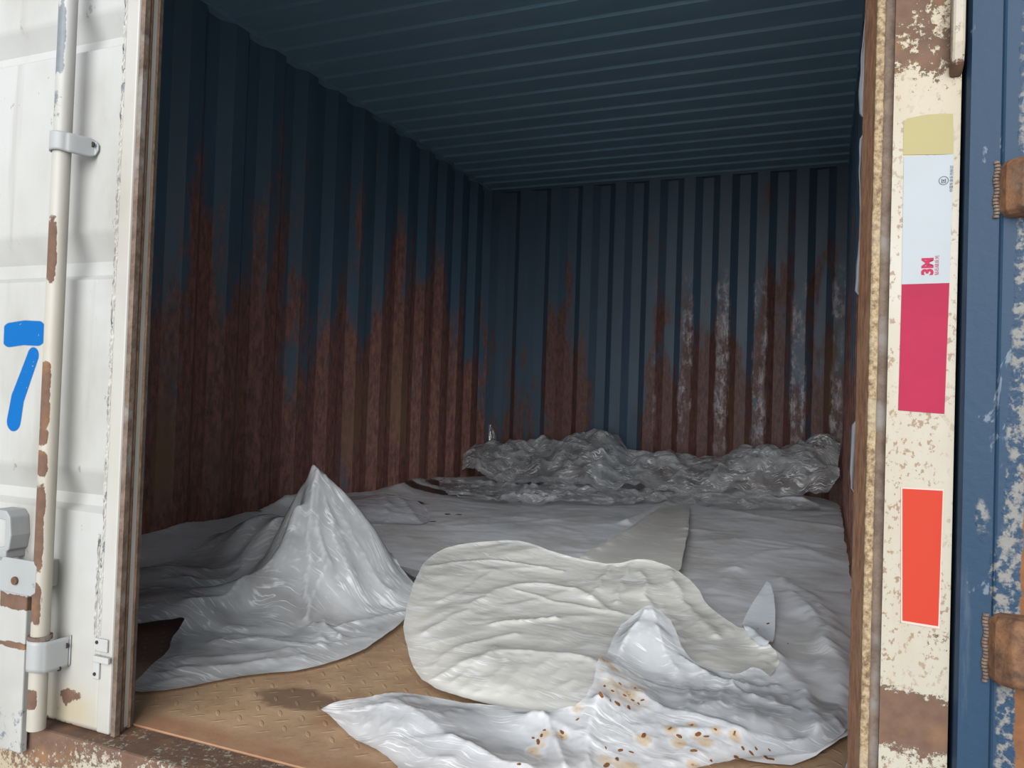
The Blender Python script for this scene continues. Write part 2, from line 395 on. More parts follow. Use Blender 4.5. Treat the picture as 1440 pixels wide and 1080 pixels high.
# flats near the room at offset 0, recessed flats at +depth outwards
prof = corrug(0, .235, .038, .070, .050, 0.0, L+.05, .075)
wave_wall('wall_left', prof, 'z', -.05, H, lambda p, d, t: (-d, p, t), mWS)
prof = corrug(0, .235, .038, .070, .050, 0.05, L+.05, .075)
wave_wall('wall_right', prof, 'z', -.05, H, lambda p, d, t: (W+d, p, t), mWS)
prof = corrug(0, .2292, .038, .072, .045, -.04, W+.04, .035)
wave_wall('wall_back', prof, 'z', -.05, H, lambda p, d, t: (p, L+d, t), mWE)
# roof sheet: shallow waves running across
prof = corrug(0, .1535, .010, .066, .010, -.02, L+.05, .098)
wave_wall('ceiling', prof, 'x', -.05, W+.05, lambda p, d, t: (t, p, H+d), mCE)
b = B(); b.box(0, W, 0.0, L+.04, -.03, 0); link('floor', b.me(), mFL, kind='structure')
# rails closing the corners
b = B(); b.box(-.045, .004, 0, L+.05, H-.012, H+.06); link('trim_1', b.me(), mCE, kind='structure')
b = B(); b.box(W-.004, W+.045, 0.1, L+.05, H-.012, H+.06); link('trim_2', b.me(), mCE, kind='structure')
b = B(); b.box(-.04, W+.04, L-.001, L+.06, H-.020, H+.06); link('trim_3', b.me(), mWE, kind='structure')
b = B(); b.box(-.05, W+.05, -.06, .0, H-.05, H+.12); link('trim_4', b.me(), mPO, kind='structure'); setmask(bpy.data.objects['trim_4'].data)
b = B(); b.box(-.06, 0.0, -.06, .06, -.14, H+.1); link('trim_5', b.me(), mPO, kind='structure'); setmask(bpy.data.objects['trim_5'].data)

# sill beam under the doors, with its floor edge angle
xs = np.linspace(-.06, W+.10, 240)
pr = [(-.075, -.002), (.0, -.002), (.0, -.16), (-.060, -.16), (-.060, -.14), (-.075, -.13)]
b = B(); b.prism(pr, 'x', -.06, W+.1, 240); me = fixn(b.me()); P = coords(me)
top = (P[:, 2] > -.02).astype(float)
r = .16+.42*top+.26*blob(P, 1.10, -.06, .10, .06)+.3*blob(P, 1.30, -.05, .02, .05)
g = .62*((P[:, 0] > 1.18) & (P[:, 0] < 1.27)) + .62*((P[:, 0] > 1.31) & (P[:, 0] < 1.39))
setmask(me, r*(1-(g > 0)*.8*(1-top)), g*(1-top), .4)
o = bevel(link('trim_6', me, mPO, kind='structure'), .004)
# right corner post: inner return, scraped edge lip, recess, white face
PX = 2.290
zz = (-.14, H+.1)
pr = [(PX+.019, -.004), (2.374, -.004), (2.374, .10), (PX+.004, .10), (PX+.004, .012), (PX+.019, .012)]
b = B(); b.prism(pr, 'z', *zz, n=260); me = fixn(b.me()); P = coords(me); z = P[:, 2]
n = fbm(P[:, 0]*30, z*14)*.22
r = .24 + np.clip((z-.84)/.10, 0, 1)*.30 + np.clip((.255-z)/.02, 0, 1)*.62 - np.clip((.20-z)/.02, 0, 1)*.45 \
    + .25*np.clip(1-abs(P[:, 0]-2.345)/.02, 0, 1)*np.clip((z-.85)/.08, 0, 1) + n
r += np.clip((P[:, 1]-.004)/.01, 0, 1)*.8
setmask(me, np.clip(r, 0, 1), 0, .25+.4*np.clip((z-.8)/.2, 0, 1))
o = link('trim_7', me, mPO, kind='structure')
b = B(); b.prism([(PX, -.006), (PX+.009, -.006), (PX+.009, .010), (PX, .010)], 'z', *zz, n=300); me = b.me(); P = coords(me)
P[:, 0] += .0003*perlin(P[:, 2]*60, P[:, 0]*0)+.0004*perlin(P[:, 2]*200, P[:, 0]*0)
me.vertices.foreach_set('co', P.ravel()); bevel(link('edge_lip', me, mRY, o), .002)
b = B(); b.box(PX+.009, PX+.019, .004, .012, *zz); link('edge_recess', b.me(), mRE, o)
b = B(); b.prism([(PX+.0005, .010), (PX-.0065, .150), (PX+.05, .150), (PX+.03, .010)], 'z', *zz); link('inner_return', fixn(b.me()), mGK, o)
nz_ = 220; vs = []  # ragged pale grey strip with gaps, along the far edge of the return
for i in range(nz_+1):
    z = .02+1.28*i/nz_; w = .010+.012*float(fbm(np.array(z*9.0), np.array(3.3), 3)); w = max(.0, w) if float(perlin(z*5.1, 8.2)) > -.05 and float(perlin(z*17, 3.2)) > -.35 else 0.0
    for j in range(5): vs.append((PX-.0055-w*.32*j/4, .152+.003*math.sin(z*30+j), z))
fs = [(i*5+j, i*5+j+1, (i+1)*5+j+1, (i+1)*5+j) for i in range(nz_) for j in range(4)]
pst = link('broken_strip', mesh(vs, fs, True), mat_flat('pale_strip_grey', (.26, .28, .30), .7, .5), o, label='pale grey broken strip'); md = pst.modifiers.new('s', 'SOLIDIFY'); md.thickness = .001
# hinge lug on the post, white above with a rusty foot
b = B(); pr = [(-.004, .905), (-.022, .915), (-.026, .935), (-.026, 1.12), (-.004, 1.13)]
b.prism(pr, 'x', 2.3615, 2.374); me = fixn(b.me()); lug = bevel(link('hinge_lug', me, mPO, o, label='short white hinge lug with rusty foot'), .003)
setmask(me, np.clip((.935-coords(me)[:, 2])/.03, 0, 1)*.8, 0, .1)

# ---------------------------------------------------------------- closed white leaf
OUT = -.05
d1 = empty('door_1', (0, 0, 0), kind='structure', label='closed white leaf of the container door with a blue painted 7')
prof = [];  DX0, DX1 = .03, 1.203
zs = [(.004, OUT)]
for g0, g1 in ((.345, .398), (.718, .783), (1.094, 1.142), (1.47, 1.52), (1.84, 1.89)):
    h = g1-g0
    zs += [(g0-.003, OUT), (g0+.006, OUT+.013), (g0+h*.45, OUT+.017), (g1+.012, OUT)]
zs += [(H-.03, OUT)]
zz_ = []
for (a0, y0), (a1, y1) in zip(zs[:-1], zs[1:]):
    k = max(1, int((a1-a0)/.006))
    for i in range(k): zz_.append((a0+(a1-a0)*i/k, y0+(y1-y0)*i/k))
zz_.append(zs[-1]); xx = np.linspace(DX0, DX1, 200); K = len(xx)
vs = [(x, y, z) for z, y in zz_ for x in xx]
V = np.array(vs); V[:, 1] += .0012*fbm(V[:, 0]*3, V[:, 2]*3); vs = V
fs = [(i*K+j, i*K+j+1, (i+1)*K+j+1, (i+1)*K+j) for i in range(len(zz_)-1) for j in range(K-1)]
me = mesh(vs, fs); smooth_by(me, 25); P = coords(me)
r = .56*blob(P, 1.140, .050, .030, .012)+.40*blob(P, 1.145, .036, .022, .02)*(.5+.5*np.sin(P[:, 0]*900))+.45*np.clip((.012-P[:, 2])/.01, 0, 1)+.35*blob(P, 1.05, .02, .08, .03)
yel = .5*blob(P, 1.14, .030, .05, .03)+.2*np.clip((.3-P[:, 2])/.3, 0, 1)
setmask(me, r, 0, yel)
o = link('panel', me, mWH, d1); md = o.modifiers.new('s', 'SOLIDIFY'); md.thickness = .002; md.offset = 0
# right stile, peeling strip of sealant, edge profile with seals
b = B(); b.prism([(1.200, OUT-.002), (1.228, OUT-.002), (1.228, -.014), (1.200, -.014)], 'z', .002, H-.03, 260); me = fixn(b.me()); P = coords(me)
r = .28*np.clip((P[:, 2]-.9)/.3, 0, 1)*0+.3*(fbm(P[:, 0]*60, P[:, 2]*7) > .45)+.25*np.clip((.12-P[:, 2])/.1, 0, 1)
setmask(me, r, .25*(fbm(P[:, 0]*40+7, P[:, 2]*9) > .35), .15)
bevel(link('stile', me, mWH, d1), .003)
b = B(); b.box(DX0, 1.20, -.045, -.004, .002, .02); b.box(DX0, 1.20, -.045, -.004, H-.06, H-.03); link('cross_rail', b.me(), mWH, d1); setmask(b and bpy.data.objects['cross_rail'].data, .3, 0, .3)
b = B(); b.prism([(1.2285, -.049), (1.2375, -.049), (1.2375, -.040), (1.2285, -.034)], 'z', .0, H-.03, 120)
link('edge_strip', fixn(b.me()), mRE, d1)
b = B(); b.prism([(1.226, -.034), (1.2315, -.036), (1.229, -.028), (1.2255, -.016), (1.228, -.012), (1.223, -.001), (1.20, -.001), (1.20, -.03)], 'z', .0, H-.03, 120)
link('edge_channel', fixn(b.me()), mSE, d1)
b = B(); b.box(1.2255, 1.2300, -.030, -.0285, .0, H-.03); b.box(1.2245, 1.2275, -.015, -.012, 0, H-.03)
link('edge_groove', b.me(), mGK, d1)
# dried sealant bead: bumpy wandering ribbon
def bead(name, x0, z0, z1, w, seed, mat, parent):
    r = np.random.RandomState(seed); N = int((z1-z0)/.0025); K = 9; vs = []
    for i in range(N+1):
        z = z0+(z1-z0)*i/N
        c = x0+.0022*float(perlin(z*14, seed))+.0012*float(perlin(z*60, seed+3))
        ww = w*(.55+.6*abs(float(perlin(z*30, seed+9))))*(1 if 1 else 0)
        for j in range(K):
            t = j/(K-1)*2-1
            h = (1-t*t)*.0028*(.5+abs(float(perlin(z*80, t*1.5+seed)))*1.6) - (.0022 if abs(t) < .2 and float(perlin(z*22, 5+seed)) > 0 else 0)
            vs.append((c+t*ww, OUT-.0005-h-.0010*(abs(t) < .99), z))
    fs = [(i*K+j, i*K+j+1, (i+1)*K+j+1, (i+1)*K+j) for i in range(N) for j in range(K-1)]
    me = mesh(vs, fs); setmask(me, .2, .5*(fbm(np.array(vs)[:, 0]*300, np.array(vs)[:, 2]*60) > .25), .15); return link(name, me, mat, parent)
bead('sealant_bead', 1.199, .13, H-.05, .0062, 2, mWH, d1)
bead('sealant_bead', 1.1905, .14, .31, .0035, 5, mWH, d1)

# lock rod with rust patches
RY = -.088; RX = U(86, 300, y=RY)[0]; RXb = U(50, 980, y=RY)[0]; RX = (RX+RXb)/2; RR = .0135
b = B(); b.cyl((RX, RY), RR, .005, H-.02, 'z', 28, 500); me = fixn(b.me(True)); smooth_by(me, 50); P = coords(me); z = P[:, 2]; th = np.arctan2(P[:, 1]-RY, P[:, 0]-RX)
side = np.clip(np.cos(th-math.radians(-112))*1.6+.1, 0, 1)
def zb(c, h): return np.clip(1.6-abs(z-c)/h, 0, 1)
r = 0
for pv, hv in ((355, 45), (530, 22), (575, 28), (615, 12), (650, 18), (742, 60), (850, 28), (985, 14)):
    zc = U(70, pv, y=RY)[2]; zt = U(70, pv-hv, y=RY)[2]; r = np.maximum(r, zb(zc, zt-zc)*.82)
gmask = np.maximum(zb(U(100, 60, y=RY)[2], .075)*.62, zb(U(95, 150, y=RY)[2], .03)*.5)
setmask(me, r*side, gmask*side, .35*zb(.33, .5))
link('lock_rod', me, mWH, d1)

def saddle(name, z0, z1, x0, x1, mat, holes, point=False, thick=.003, wave=0):
    """clamp plate: hugs the rod, then runs flat to the panel"""
    import bmesh
    path = []
    for i in range(13):
        a = PI+.15+(PI*.86)*i/12
        path.append((RX+(RR+.003)*math.cos(a)*1.0, RY+(RR+.003)*math.sin(a)))
    path = [(x, min(y, RY+.012)) for x, y in path]
    xe, ye = path[-1]; n = 12
    for i in range(1, n+1):
        t = i/n; s_ = t*t*(3-2*t)
        path.append((xe+(x1-xe)*t, ye+(OUT-.004-ye)*min(1, s_*1.25)))
    K = 8; vs = []; 
    for i, (x, y) in enumerate(path):
        t = i/(len(path)-1); sh = wave*math.sin(max(0, (t-.35))*PI*1.5)
        for j in range(K+1):
            q = j/K; za, zb_ = z0-sh*.6, z1-sh*.3
            if point and t > .8:
                k = (t-.8)/.2*.35*(z1-z0); za += k; zb_ -= k
            vs.append((x, y, za+(zb_-za)*q))
    fs = [(i*(K+1)+j, i*(K+1)+j+1, (i+1)*(K+1)+j+1, (i+1)*(K+1)+j) for i in range(len(path)-1) for j in range(K)]
    me = mesh(vs, fs, True); setmask(me, .12, 0, .0)
    o = link(name, me, mat, d1); md = o.modifiers.new('s', 'SOLIDIFY'); md.thickness = thick; md.offset = 0
    for hu, hv in holes:
        hy = OUT
        for _ in range(25):
            w_ = U(hu, hv, y=hy); hx, hz = w_[0], w_[2]; hy = .5*hy+.5*float(np.interp(hx, [p[0] for p in path[13:]], [p[1] for p in path[13:]]))
        h = B(); h.cyl((hx, hz), .0042, hy-.0035, hy-.0015, 'y', 14); link('bolt_hole', h.me(), mDK, o)
    return o
mDK = mat_flat('dark_hole', (.03, .025, .022), .8)
def X_(u, v, y=OUT): return U(u, v, y=y)[0]
def Z_(u, v, y=OUT): return U(u, v, y=y)[2]
saddle('rod_bracket', Z_(100, 212, -.09), Z_(100, 186, -.09), 0, X_(142, 205), mBR, [(130, 203)], True, wave=.004)
saddle('rod_bracket', Z_(70, 945, -.09), Z_(70, 902, -.09), 0, X_(102, 920), mBR, [(93, 908), (92, 937)], wave=.006)
# collar stop above the lower bracket
b = B(); b.cyl((RX, RY), RR+.004, Z_(68, 902, -.09), Z_(68, 896, -.09), 'z', 24); link('rod_collar', fixn(b.me()), mRE, d1)
# locking cam keeper / gasket clip near the foot
kx0, kx1, kz0, kz1 = X_(136, 900), X_(158, 900), Z_(145, 955), Z_(145, 897)
b = B(); b.box(kx0, kx1-.004, OUT-.006, OUT-.002, kz1-.020, kz1); b.box(kx0, kx0+.014, OUT-.006, OUT-.002, kz0, kz1-.026)
b.box(kx0+.004, kx1+.004, OUT-.010, OUT-.004, kz1-.036, kz1-.026)
me = fixn(b.me()); setmask(me, .2, 0, 0); k_ = bevel(link('seal_clip', me, mWH, d1), .0015)
h = B(); h.cyl((kx0+.008, kz1-.006), .0028, OUT-.0075, OUT-.006, 'y', 10); h.cyl((kx0+.006, kz0+.008), .0028, OUT-.0075, OUT-.006, 'y', 10); link('bolt_hole', h.me(), mDK, k_)

# handle side: catch hook, retaining plate with a rusty bolt, and the handle bar below it
hy = -.10
xa, xb = X_(-60, 780, hy), X_(52, 800, hy); za, zb2 = Z_(20, 834, hy), Z_(20, 785, hy)
ang = [(xa, za+.004), (xb-.010, za-.0), (xb, za+.006), (xb+.001, zb2-.008), (xb-.004, zb2-.004), (xb-.006, zb2), (X_(5, 790, hy), zb2), (X_(3, 795, hy), zb2-.006), (xa, zb2-.008)]
b = B(); b.prism([(x, z) for x, z in ang], 'y', hy-.002, hy+.002); me = fixn(b.me()); setmask(me, .1, 0, 0); hp = bevel(link('handle_plate', me, mBR, d1), .001)
b = B(); b.cyl((X_(24, 816, hy), Z_(24, 816, hy)), .0065, hy-.0065, hy-.002, 'y', 18); me = fixn(b.me()); bevel(link('plate_bolt', me, mRU, hp, label='rusty bolt head'), .0015)
b = B(); b.box(xb-.026, xb-.016, hy+.002, OUT-.0, za+.006, zb2-.006); me = b.me(); setmask(me, .3, 0, .2); link('plate_foot', me, mWH, hp)
# handle bar
b = B(); xl, xr = X_(2, 900, -.086), X_(40, 900, -.086); zt, zb3 = Z_(20, 828, -.086), Z_(20, 1054, -.086)
b.prism([(xl, -.092), (xr, -.092), (xr, -.080), (xl, -.080)], 'z', zb3, zt, 60); me = fixn(b.me()); P = coords(me)
t = (P[:, 2]-zb3)/(zt-zb3)
setmask(me, .72*np.clip(1.4-abs(t-.93)/.05, 0, 1)+.55*np.clip(1.3-abs(t-.66)/.03, 0, 1)+.12, .44*np.clip((.36-t)/.1, 0, 1)+.35*np.clip(1.4-abs(t-.8)/.08, 0, 1), 0)
bevel(link('handle_bar', me, mWH, d1), .002)
# catch hook
b = B(); hx = X_(18, 735, -.08); z1, z0 = Z_(18, 722, -.08), Z_(18, 782, -.08)
pts = [(hx-.045, z1+.004), (hx-.012, z1+.004), (hx-.002, z1-.006), (hx, z1-.022), (hx+.002, z1-.036), (hx-.002, z0+.010), (hx-.008, z0+.006), (hx-.008, z0-.006), (hx-.026, z0-.006), (hx-.026, z0+.012), (hx-.013, z0+.014), (hx-.013, z1-.012), (hx-.045, z1-.010)]
b.prism(pts, 'y', -.084, -.050); me = fixn(b.me()); setmask(me, .25, 0, 0); bevel(link('handle_catch', me, mBR, d1), .002)

# blue painted 7: sprayed patch with soft edges, laid on the panel
mm = M('blue_spray_paint'); a = mm.attr('mask')
nz = mm.op('MULTIPLY', mm.op('SUBTRACT', mm.noise(220, 4), .5), .35)
al = mm.step(mm.op('ADD', a[0], mm.op('MULTIPLY', nz, .6)), .28, .62)
holes_ = mm.step(mm.noise(150, 3), .70, .73, 1, 0)
halo = mm.step(mm.op('ADD', a[0], nz), .02, .40, 0, .22)
fac = mm.op('MAXIMUM', mm.op('MULTIPLY', al, holes_), halo)
ps = mm.bsdf((.001, .082, .265), .7, 0, None, .1); tr = mm.n('ShaderNodeBsdfTransparent'); mxs = mm.n('ShaderNodeMixShader')
mm.put(mxs.inputs[0], fac); mm.put(mxs.inputs[1], tr.outputs[0]); mm.put(mxs.inputs[2], ps); m7 = mm.done(mxs.outputs[0])
x0, x1, z0, z1 = .915, 1.065, .44, .67; NX, NZ = 150, 230
gx, gz = np.meshgrid(np.linspace(x0, x1, NX), np.linspace(z0, z1, NZ))
def q2(u, v): w = U(u, v, y=OUT); return w[0], w[2]
def seg(pts, w0, w1=None):
    best = np.full(gx.shape, 9.)
    for (ax_, az), (bx, bz) in zip(pts[:-1], pts[1:]):
        dx, dz = bx-ax_, bz-az; t = np.clip(((gx-ax_)*dx+(gz-az)*dz)/(dx*dx+dz*dz), 0, 1)
        # square-ended brush: distance across and along
        best = np.minimum(best, np.hypot(gx-ax_-t*dx, gz-az-t*dz))
    return best
dtop = seg([q2(14, 471), q2(34, 468), q2(54, 469)], 0)
dleg = seg([q2(47, 500), q2(36, 530), q2(25, 560), q2(20, 592)], 0)
top_cut = np.maximum(np.maximum(gx-q2(62, 470)[0], q2(6, 470)[0]-gx), -1)
m1 = np.clip((.0205-np.maximum(dtop, (top_cut+.0205)))/.0035+.5, 0, 1)
cutb = (q2(20, 604)[1]-gz)
m2 = np.clip((.0135+.0035*np.clip((q2(20, 500)[1]-gz)/.11, 0, 1)-np.maximum(dleg, 0))/.0035+.5, 0, 1)
mk = np.maximum(m1, m2).ravel()
vs = np.c_[gx.ravel(), np.full(gx.size, 0), gz.ravel()]
vs[:, 1] = OUT-.0008+.0012*fbm(vs[:, 0]*3, vs[:, 2]*3)-.0004
fs = [(i*NX+j, i*NX+j+1, (i+1)*NX+j+1, (i+1)*NX+j) for i in range(NZ-1) for j in range(NX-1) if mk[i*NX+j]+mk[(i+1)*NX+j+1] >= 0]
me = mesh(vs, fs, True); setmask(me, mk); link('painted_numeral', me, m7, d1, label='blue sprayed number 7')

# ---------------------------------------------------------------- open blue leaf folded back beside the post
d2 = empty('door_2', (0, 0, 0), kind='structure', label='open blue leaf folded back beside the right post')
BX = 2.378
pr = [(BX, .02), (BX, -.012), (BX+.003, -.018), (BX+.030, -.021), (BX+.0315, -.0235), (BX+.034, -.021), (BX+.075, -.020), (BX+.078, -.012), (BX+.078, .02)]
import bisect
# resample the front so the wear pattern has points to sit on
pp = []
for (ax_, ay), (bx, by) in zip(pr, pr[1:]+pr[:1]):
    k = max(1, int(math.hypot(bx-ax_, by-ay)/.004))
    for i in range(k): pp.append((ax_+(bx-ax_)*i/k, ay+(by-ay)*i/k))
b = B(); b.prism(pp, 'z', .0, H-.02, 300); me = fixn(b.me()); P = coords(me); x = P[:, 0]; z = P[:, 2]
edge = BX+.046-.010*np.clip((.75-z)/.5, 0, 1)+.010*np.clip((z-.95)/.2, 0, 1)*0
r = np.clip((x-edge-.008)/.012, 0, 1)*.75*np.clip((.86-z)/.05+.4, .15, 1) + np.clip(1-(x-BX)/.004, 0, 1)*.35
g = np.clip((x-edge+.008)/.010, 0, 1)*.6+.5*blob(P, BX+.032, .38, .006, .05)
g += .6*blob(P, BX+.02, .44, .008, .03)
setmask(me, r, g, 0); smooth_by(me, 30); link('edge_member', me, mBL, d2)
b = B(); b.box(BX+.004, BX+.060, .02, 1.17, .0, H-.02); me = b.me(); setmask(me, .3, 0, 0); link('panel', me, mBL, d2)
def weld_lug(zc, h, x0, pv):
    n_ = 40; vs = []; prof = [(x0, -.020), (x0+.005, -.033), (x0+.018, -.046), (x0+.06, -.050), (x0+.09, -.045), (x0+.09, -.015), (x0, -.015)]
    zs_ = [(-1, .55), (-.94, .8), (-.8, .97), (0, 1), (.75, .97), (.93, .82), (1, .55)]
    k = len(prof); cx, cy = x0+.06, -.018
    for t, s_ in zs_:
        for px_, py_ in prof: vs.append((cx+(px_-cx)*(.6+.4*s_), cy+(py_-cy)*s_, zc+t*h))
    fs = [(i*k+j, i*k+(j+1) % k, (i+1)*k+(j+1) % k, (i+1)*k+j) for i in range(len(zs_)-1) for j in range(k)]
    fs += [tuple(range(k))[::-1], tuple(range((len(zs_)-1)*k, len(zs_)*k))]
    me = fixn(mesh(vs, fs)); o = bevel(link('hinge_blade', me, mRU, d2, label='rusty hinge blade welded on'), .002, 3)
    wv = B(); 
    for i in range(int(2*h/.0035)):
        zq = zc-h+i*.0035+.002; s_ = .0030
        wv.cyl((x0-.001+.0008*math.sin(i), -.021), .0030, zq-.0014, zq+.0012, 'z', 10)
    link('weld_bead', fixn(wv.me()), mRE, o)
weld_lug(U(1430, 262, y=-.03)[2], .030, U(1407, 262, y=-.035)[0], 0)
weld_lug(U(1430, 918, y=-.03)[2], .036, U(1391, 918, y=-.035)[0], 0)

# ---------------------------------------------------------------- reflective markers on the post
FY = -.004
def quad_plate(name, px, mat, parent, t=.0007, lift=0, **k):
    pts = [U(u, v, y=FY) for u, v in px]; yf = FY-lift
    v = [(p[0], yf, p[2]) for p in pts]+[(p[0], yf-t, p[2]) for p in pts]; n = len(pts)
    f = [tuple(range(n)), tuple(range(n, 2*n))[::-1]]+[(i, (i+1) % n, (i+1) % n+n, i+n) for i in range(n)]
    return link(name, fixn(mesh(v, f)), mat, parent, **k)
mYT = mat_flat('pale_yellow_tape', (.27, .235, .11), .5, .06)
mWT = mat_flat('white_reflective', (.285, .305, .32), .5, .06); mRT = mat_flat('red_reflective', (.27, .012, .042), .6, .16, .3)
mOT = mat_flat('orange_reflective', (.35, .030, .014), .6, .06); mOE = mat_flat('pale_edge', (.5, .34, .3), .5)
mLR = mat_flat('logo_red', (.28, .008, .045), .5); mLG = mat_flat('print_grey', (.07, .085, .10), .6)
quad_plate('tape_backing', [(1270, 218), (1341, 217), (1340, 160), (1305, 161), (1275, 167), (1271, 172)], mYT, None, .0006,
           label='pale yellow tape patch on the right post above the white marker', category='tape')
tp = empty('reflective_tape', tuple(U(1300, 578, y=FY)), label='white and red reflective tape strip stuck on the right post', category='tape')
def under(parent, o):
    o.parent = parent; o.matrix_parent_inverse = Matrix.Translation(parent.location).inverted(); return o
under(tp, quad_plate('white_panel', [(1268, 400), (1335, 398), (1341, 217), (1271, 221)], mWT, None, .0007))
under(tp, quad_plate('red_panel', [(1263, 577), (1328, 582), (1335, 398), (1268, 400)], mRT, None, .0007))
def text(body, size, at, rot, mat, parent, name, bold=0):
    c = bpy.data.curves.new(name, 'FONT'); c.body = body; c.size = size; c.align_x = 'LEFT'; c.extrude = .0001; c.offset = bold
    t = bpy.data.objects.new(name, c); COL.objects.link(t)
    dg = bpy.context.evaluated_depsgraph_get(); me = bpy.data.meshes.new_from_object(t.evaluated_get(dg)); bpy.data.objects.remove(t)
    # text plane XY -> post face XZ, rotated to read upwards
    o = link(name, me, mat, parent); o.matrix_world = Matrix.Translation(at) @ Matrix.Rotation(PI/2, 4, 'X') @ Matrix.Rotation(rot, 4, 'Z')
    return o
yt = FY-.0009
def att(o):
    mw = o.matrix_world.copy(); o.parent = tp; o.matrix_parent_inverse = Matrix.Translation(tp.location).inverted(); o.matrix_basis = mw; return o
p = U(1311.5, 387, y=yt); att(text('3M', .0150, (p[0], yt, p[2]), PI/2, mLR, None, 'logo', .0007))
p = U(1319.5, 387, y=yt); att(text('钻石级反光', .0043, (p[0], yt, p[2]), PI/2, mLR, None, 'small_print'))
p = U(1340-.5, 270, y=yt); att(text('中国车身反光标识', .0036, (p[0], yt, p[2]), PI/2, mLG, None, 'small_print'))
# round approval stamp
p = U(1327, 254, y=yt); rr = .0048
vs = []; fs = []
for rad in (rr*1.0, rr*.84):
    for i in range(32): vs.append((p[0]+rad*math.cos(i*PI/16), yt, p[2]+rad*math.sin(i*PI/16)))
fs = [(i, (i+1) % 32, 32+(i+1) % 32, 32+i) for i in range(32)]
b = B(); b.add(vs, fs)
for w in ((-.0022, -.0012, -.0018, .0018), (.0012, .0022, -.0018, .0018), (-.0022, .0022, -.0026, -.0018), (-.0008, .0008, -.0010, .0012)):
    b.add([(p[0]+w[0], yt, p[2]+w[2]), (p[0]+w[1], yt, p[2]+w[2]), (p[0]+w[1], yt, p[2]+w[3]), (p[0]+w[0], yt, p[2]+w[3])], [(0, 1, 2, 3)])
under(tp, link('round_stamp', b.me(), mLG))
rf = empty('reflector_plate', tuple(U(1295, 880, y=FY)), label='orange-red rectangular reflector plate low on the right post', category='reflector')
under(rf, quad_plate('backing_edge', [(1267, 875), (1321, 884), (1327, 688), (1267, 685)], mOE, None, .0012))
under(rf, quad_plate('face', [(1269, 872), (1319, 880), (1325.5, 690), (1269, 687)], mOT, None, .0010, .0009))

# ---------------------------------------------------------------- plastic sheets
def tps(ctrl, q, lam=1e-4):
    c = np.array(ctrl, float); n = len(c); XY = c[:, :2]; z = c[:, 2]
    def k(d2): return .5*d2*np.log(d2+1e-12)
    A = k(((XY[:, None]-XY[None])**2).sum(-1))+lam*np.eye(n); Pm = np.c_[np.ones(n), XY]
    Mx = np.block([[A, Pm], [Pm.T, np.zeros((3, 3))]]); w = np.linalg.solve(Mx, np.r_[z, 0, 0, 0])
    return k(((q[:, None]-XY[None])**2).sum(-1))@w[:n]+np.c_[np.ones(len(q)), q]@w[n:]
def inside(poly, q):
    r = np.zeros(len(q), bool); n = len(poly)
    for i in range(n):
        x1, y1 = poly[i]; x2, y2 = poly[(i+1) % n]
        c = ((y1 > q[:, 1]) != (y2 > q[:, 1])); 
        with np.errstate(divide='ignore', invalid='ignore'): xi = (x2-x1)*(q[:, 1]-y1)/(y2-y1)+x1
        r ^= c & (q[:, 0] < xi)
    return r
def pdist(pts, q):
    best = np.full(len(q), 9.)
    for a, b_ in zip(pts[:-1], pts[1:]):
        a = np.asarray(a[:2]); b_ = np.asarray(b_[:2]); d = b_-a; t = np.clip(((q-a)@d)/(d@d+1e-12), 0, 1)
        best = np.minimum(best, np.hypot(*(q-a-t[:, None]*d).T))
    return best
def smoothline(pts, n=3, closed=True):
    """Chaikin corner cutting, so outlines are soft curves"""
    p = np.array(pts, float)
    for _ in range(n):
        q = np.roll(p, -1, 0) if closed else p[1:]
        a = p if closed else p[:-1]
        r = np.empty((2*len(a), p.shape[1])); r[0::2] = .75*a+.25*q; r[1::2] = .25*a+.75*q
        p = r if closed else np.vstack([p[:1], r, p[-1:]])
    return p
SHEETS = {}
def facets(Q, n, amp, R_=(.05, .2), w_=(.01, .04), ang=0, spread=PI, seed=0, neg=.35):
    """straight sharp creases: flat planes meeting in a ridge that fades out at its ends"""
    r = np.random.RandomState(seed); lo = Q.min(0); hi = Q.max(0); z = np.zeros(len(Q))
    for k in range(n):
        c = lo+(hi-lo)*r.rand(2); a = ang+(r.rand()-.5)*spread; ca, sa = math.cos(a), math.sin(a)
        l = R_[0]+(R_[1]-R_[0])*r.rand()**2; w = w_[0]+(w_[1]-w_[0])*r.rand()
        d = Q-c; t = (d@(ca, sa))/l; s = (d@(-sa, ca))+.08*l*t*t*r.randn()
        g = np.clip(1-t*t, 0, 1); f = np.clip(1-np.abs(s)/(w*(.4+.6*g)), 0, 1)*g
        side = r.rand(); f = np.where(s > 0, f, np.clip(1-np.abs(s)/(w*(.3+side)), 0, 1)*g)
        z += f*amp*(.3+.7*r.rand())*(w/w_[1])**.5*(-1 if r.rand() < neg else 1)
    return z
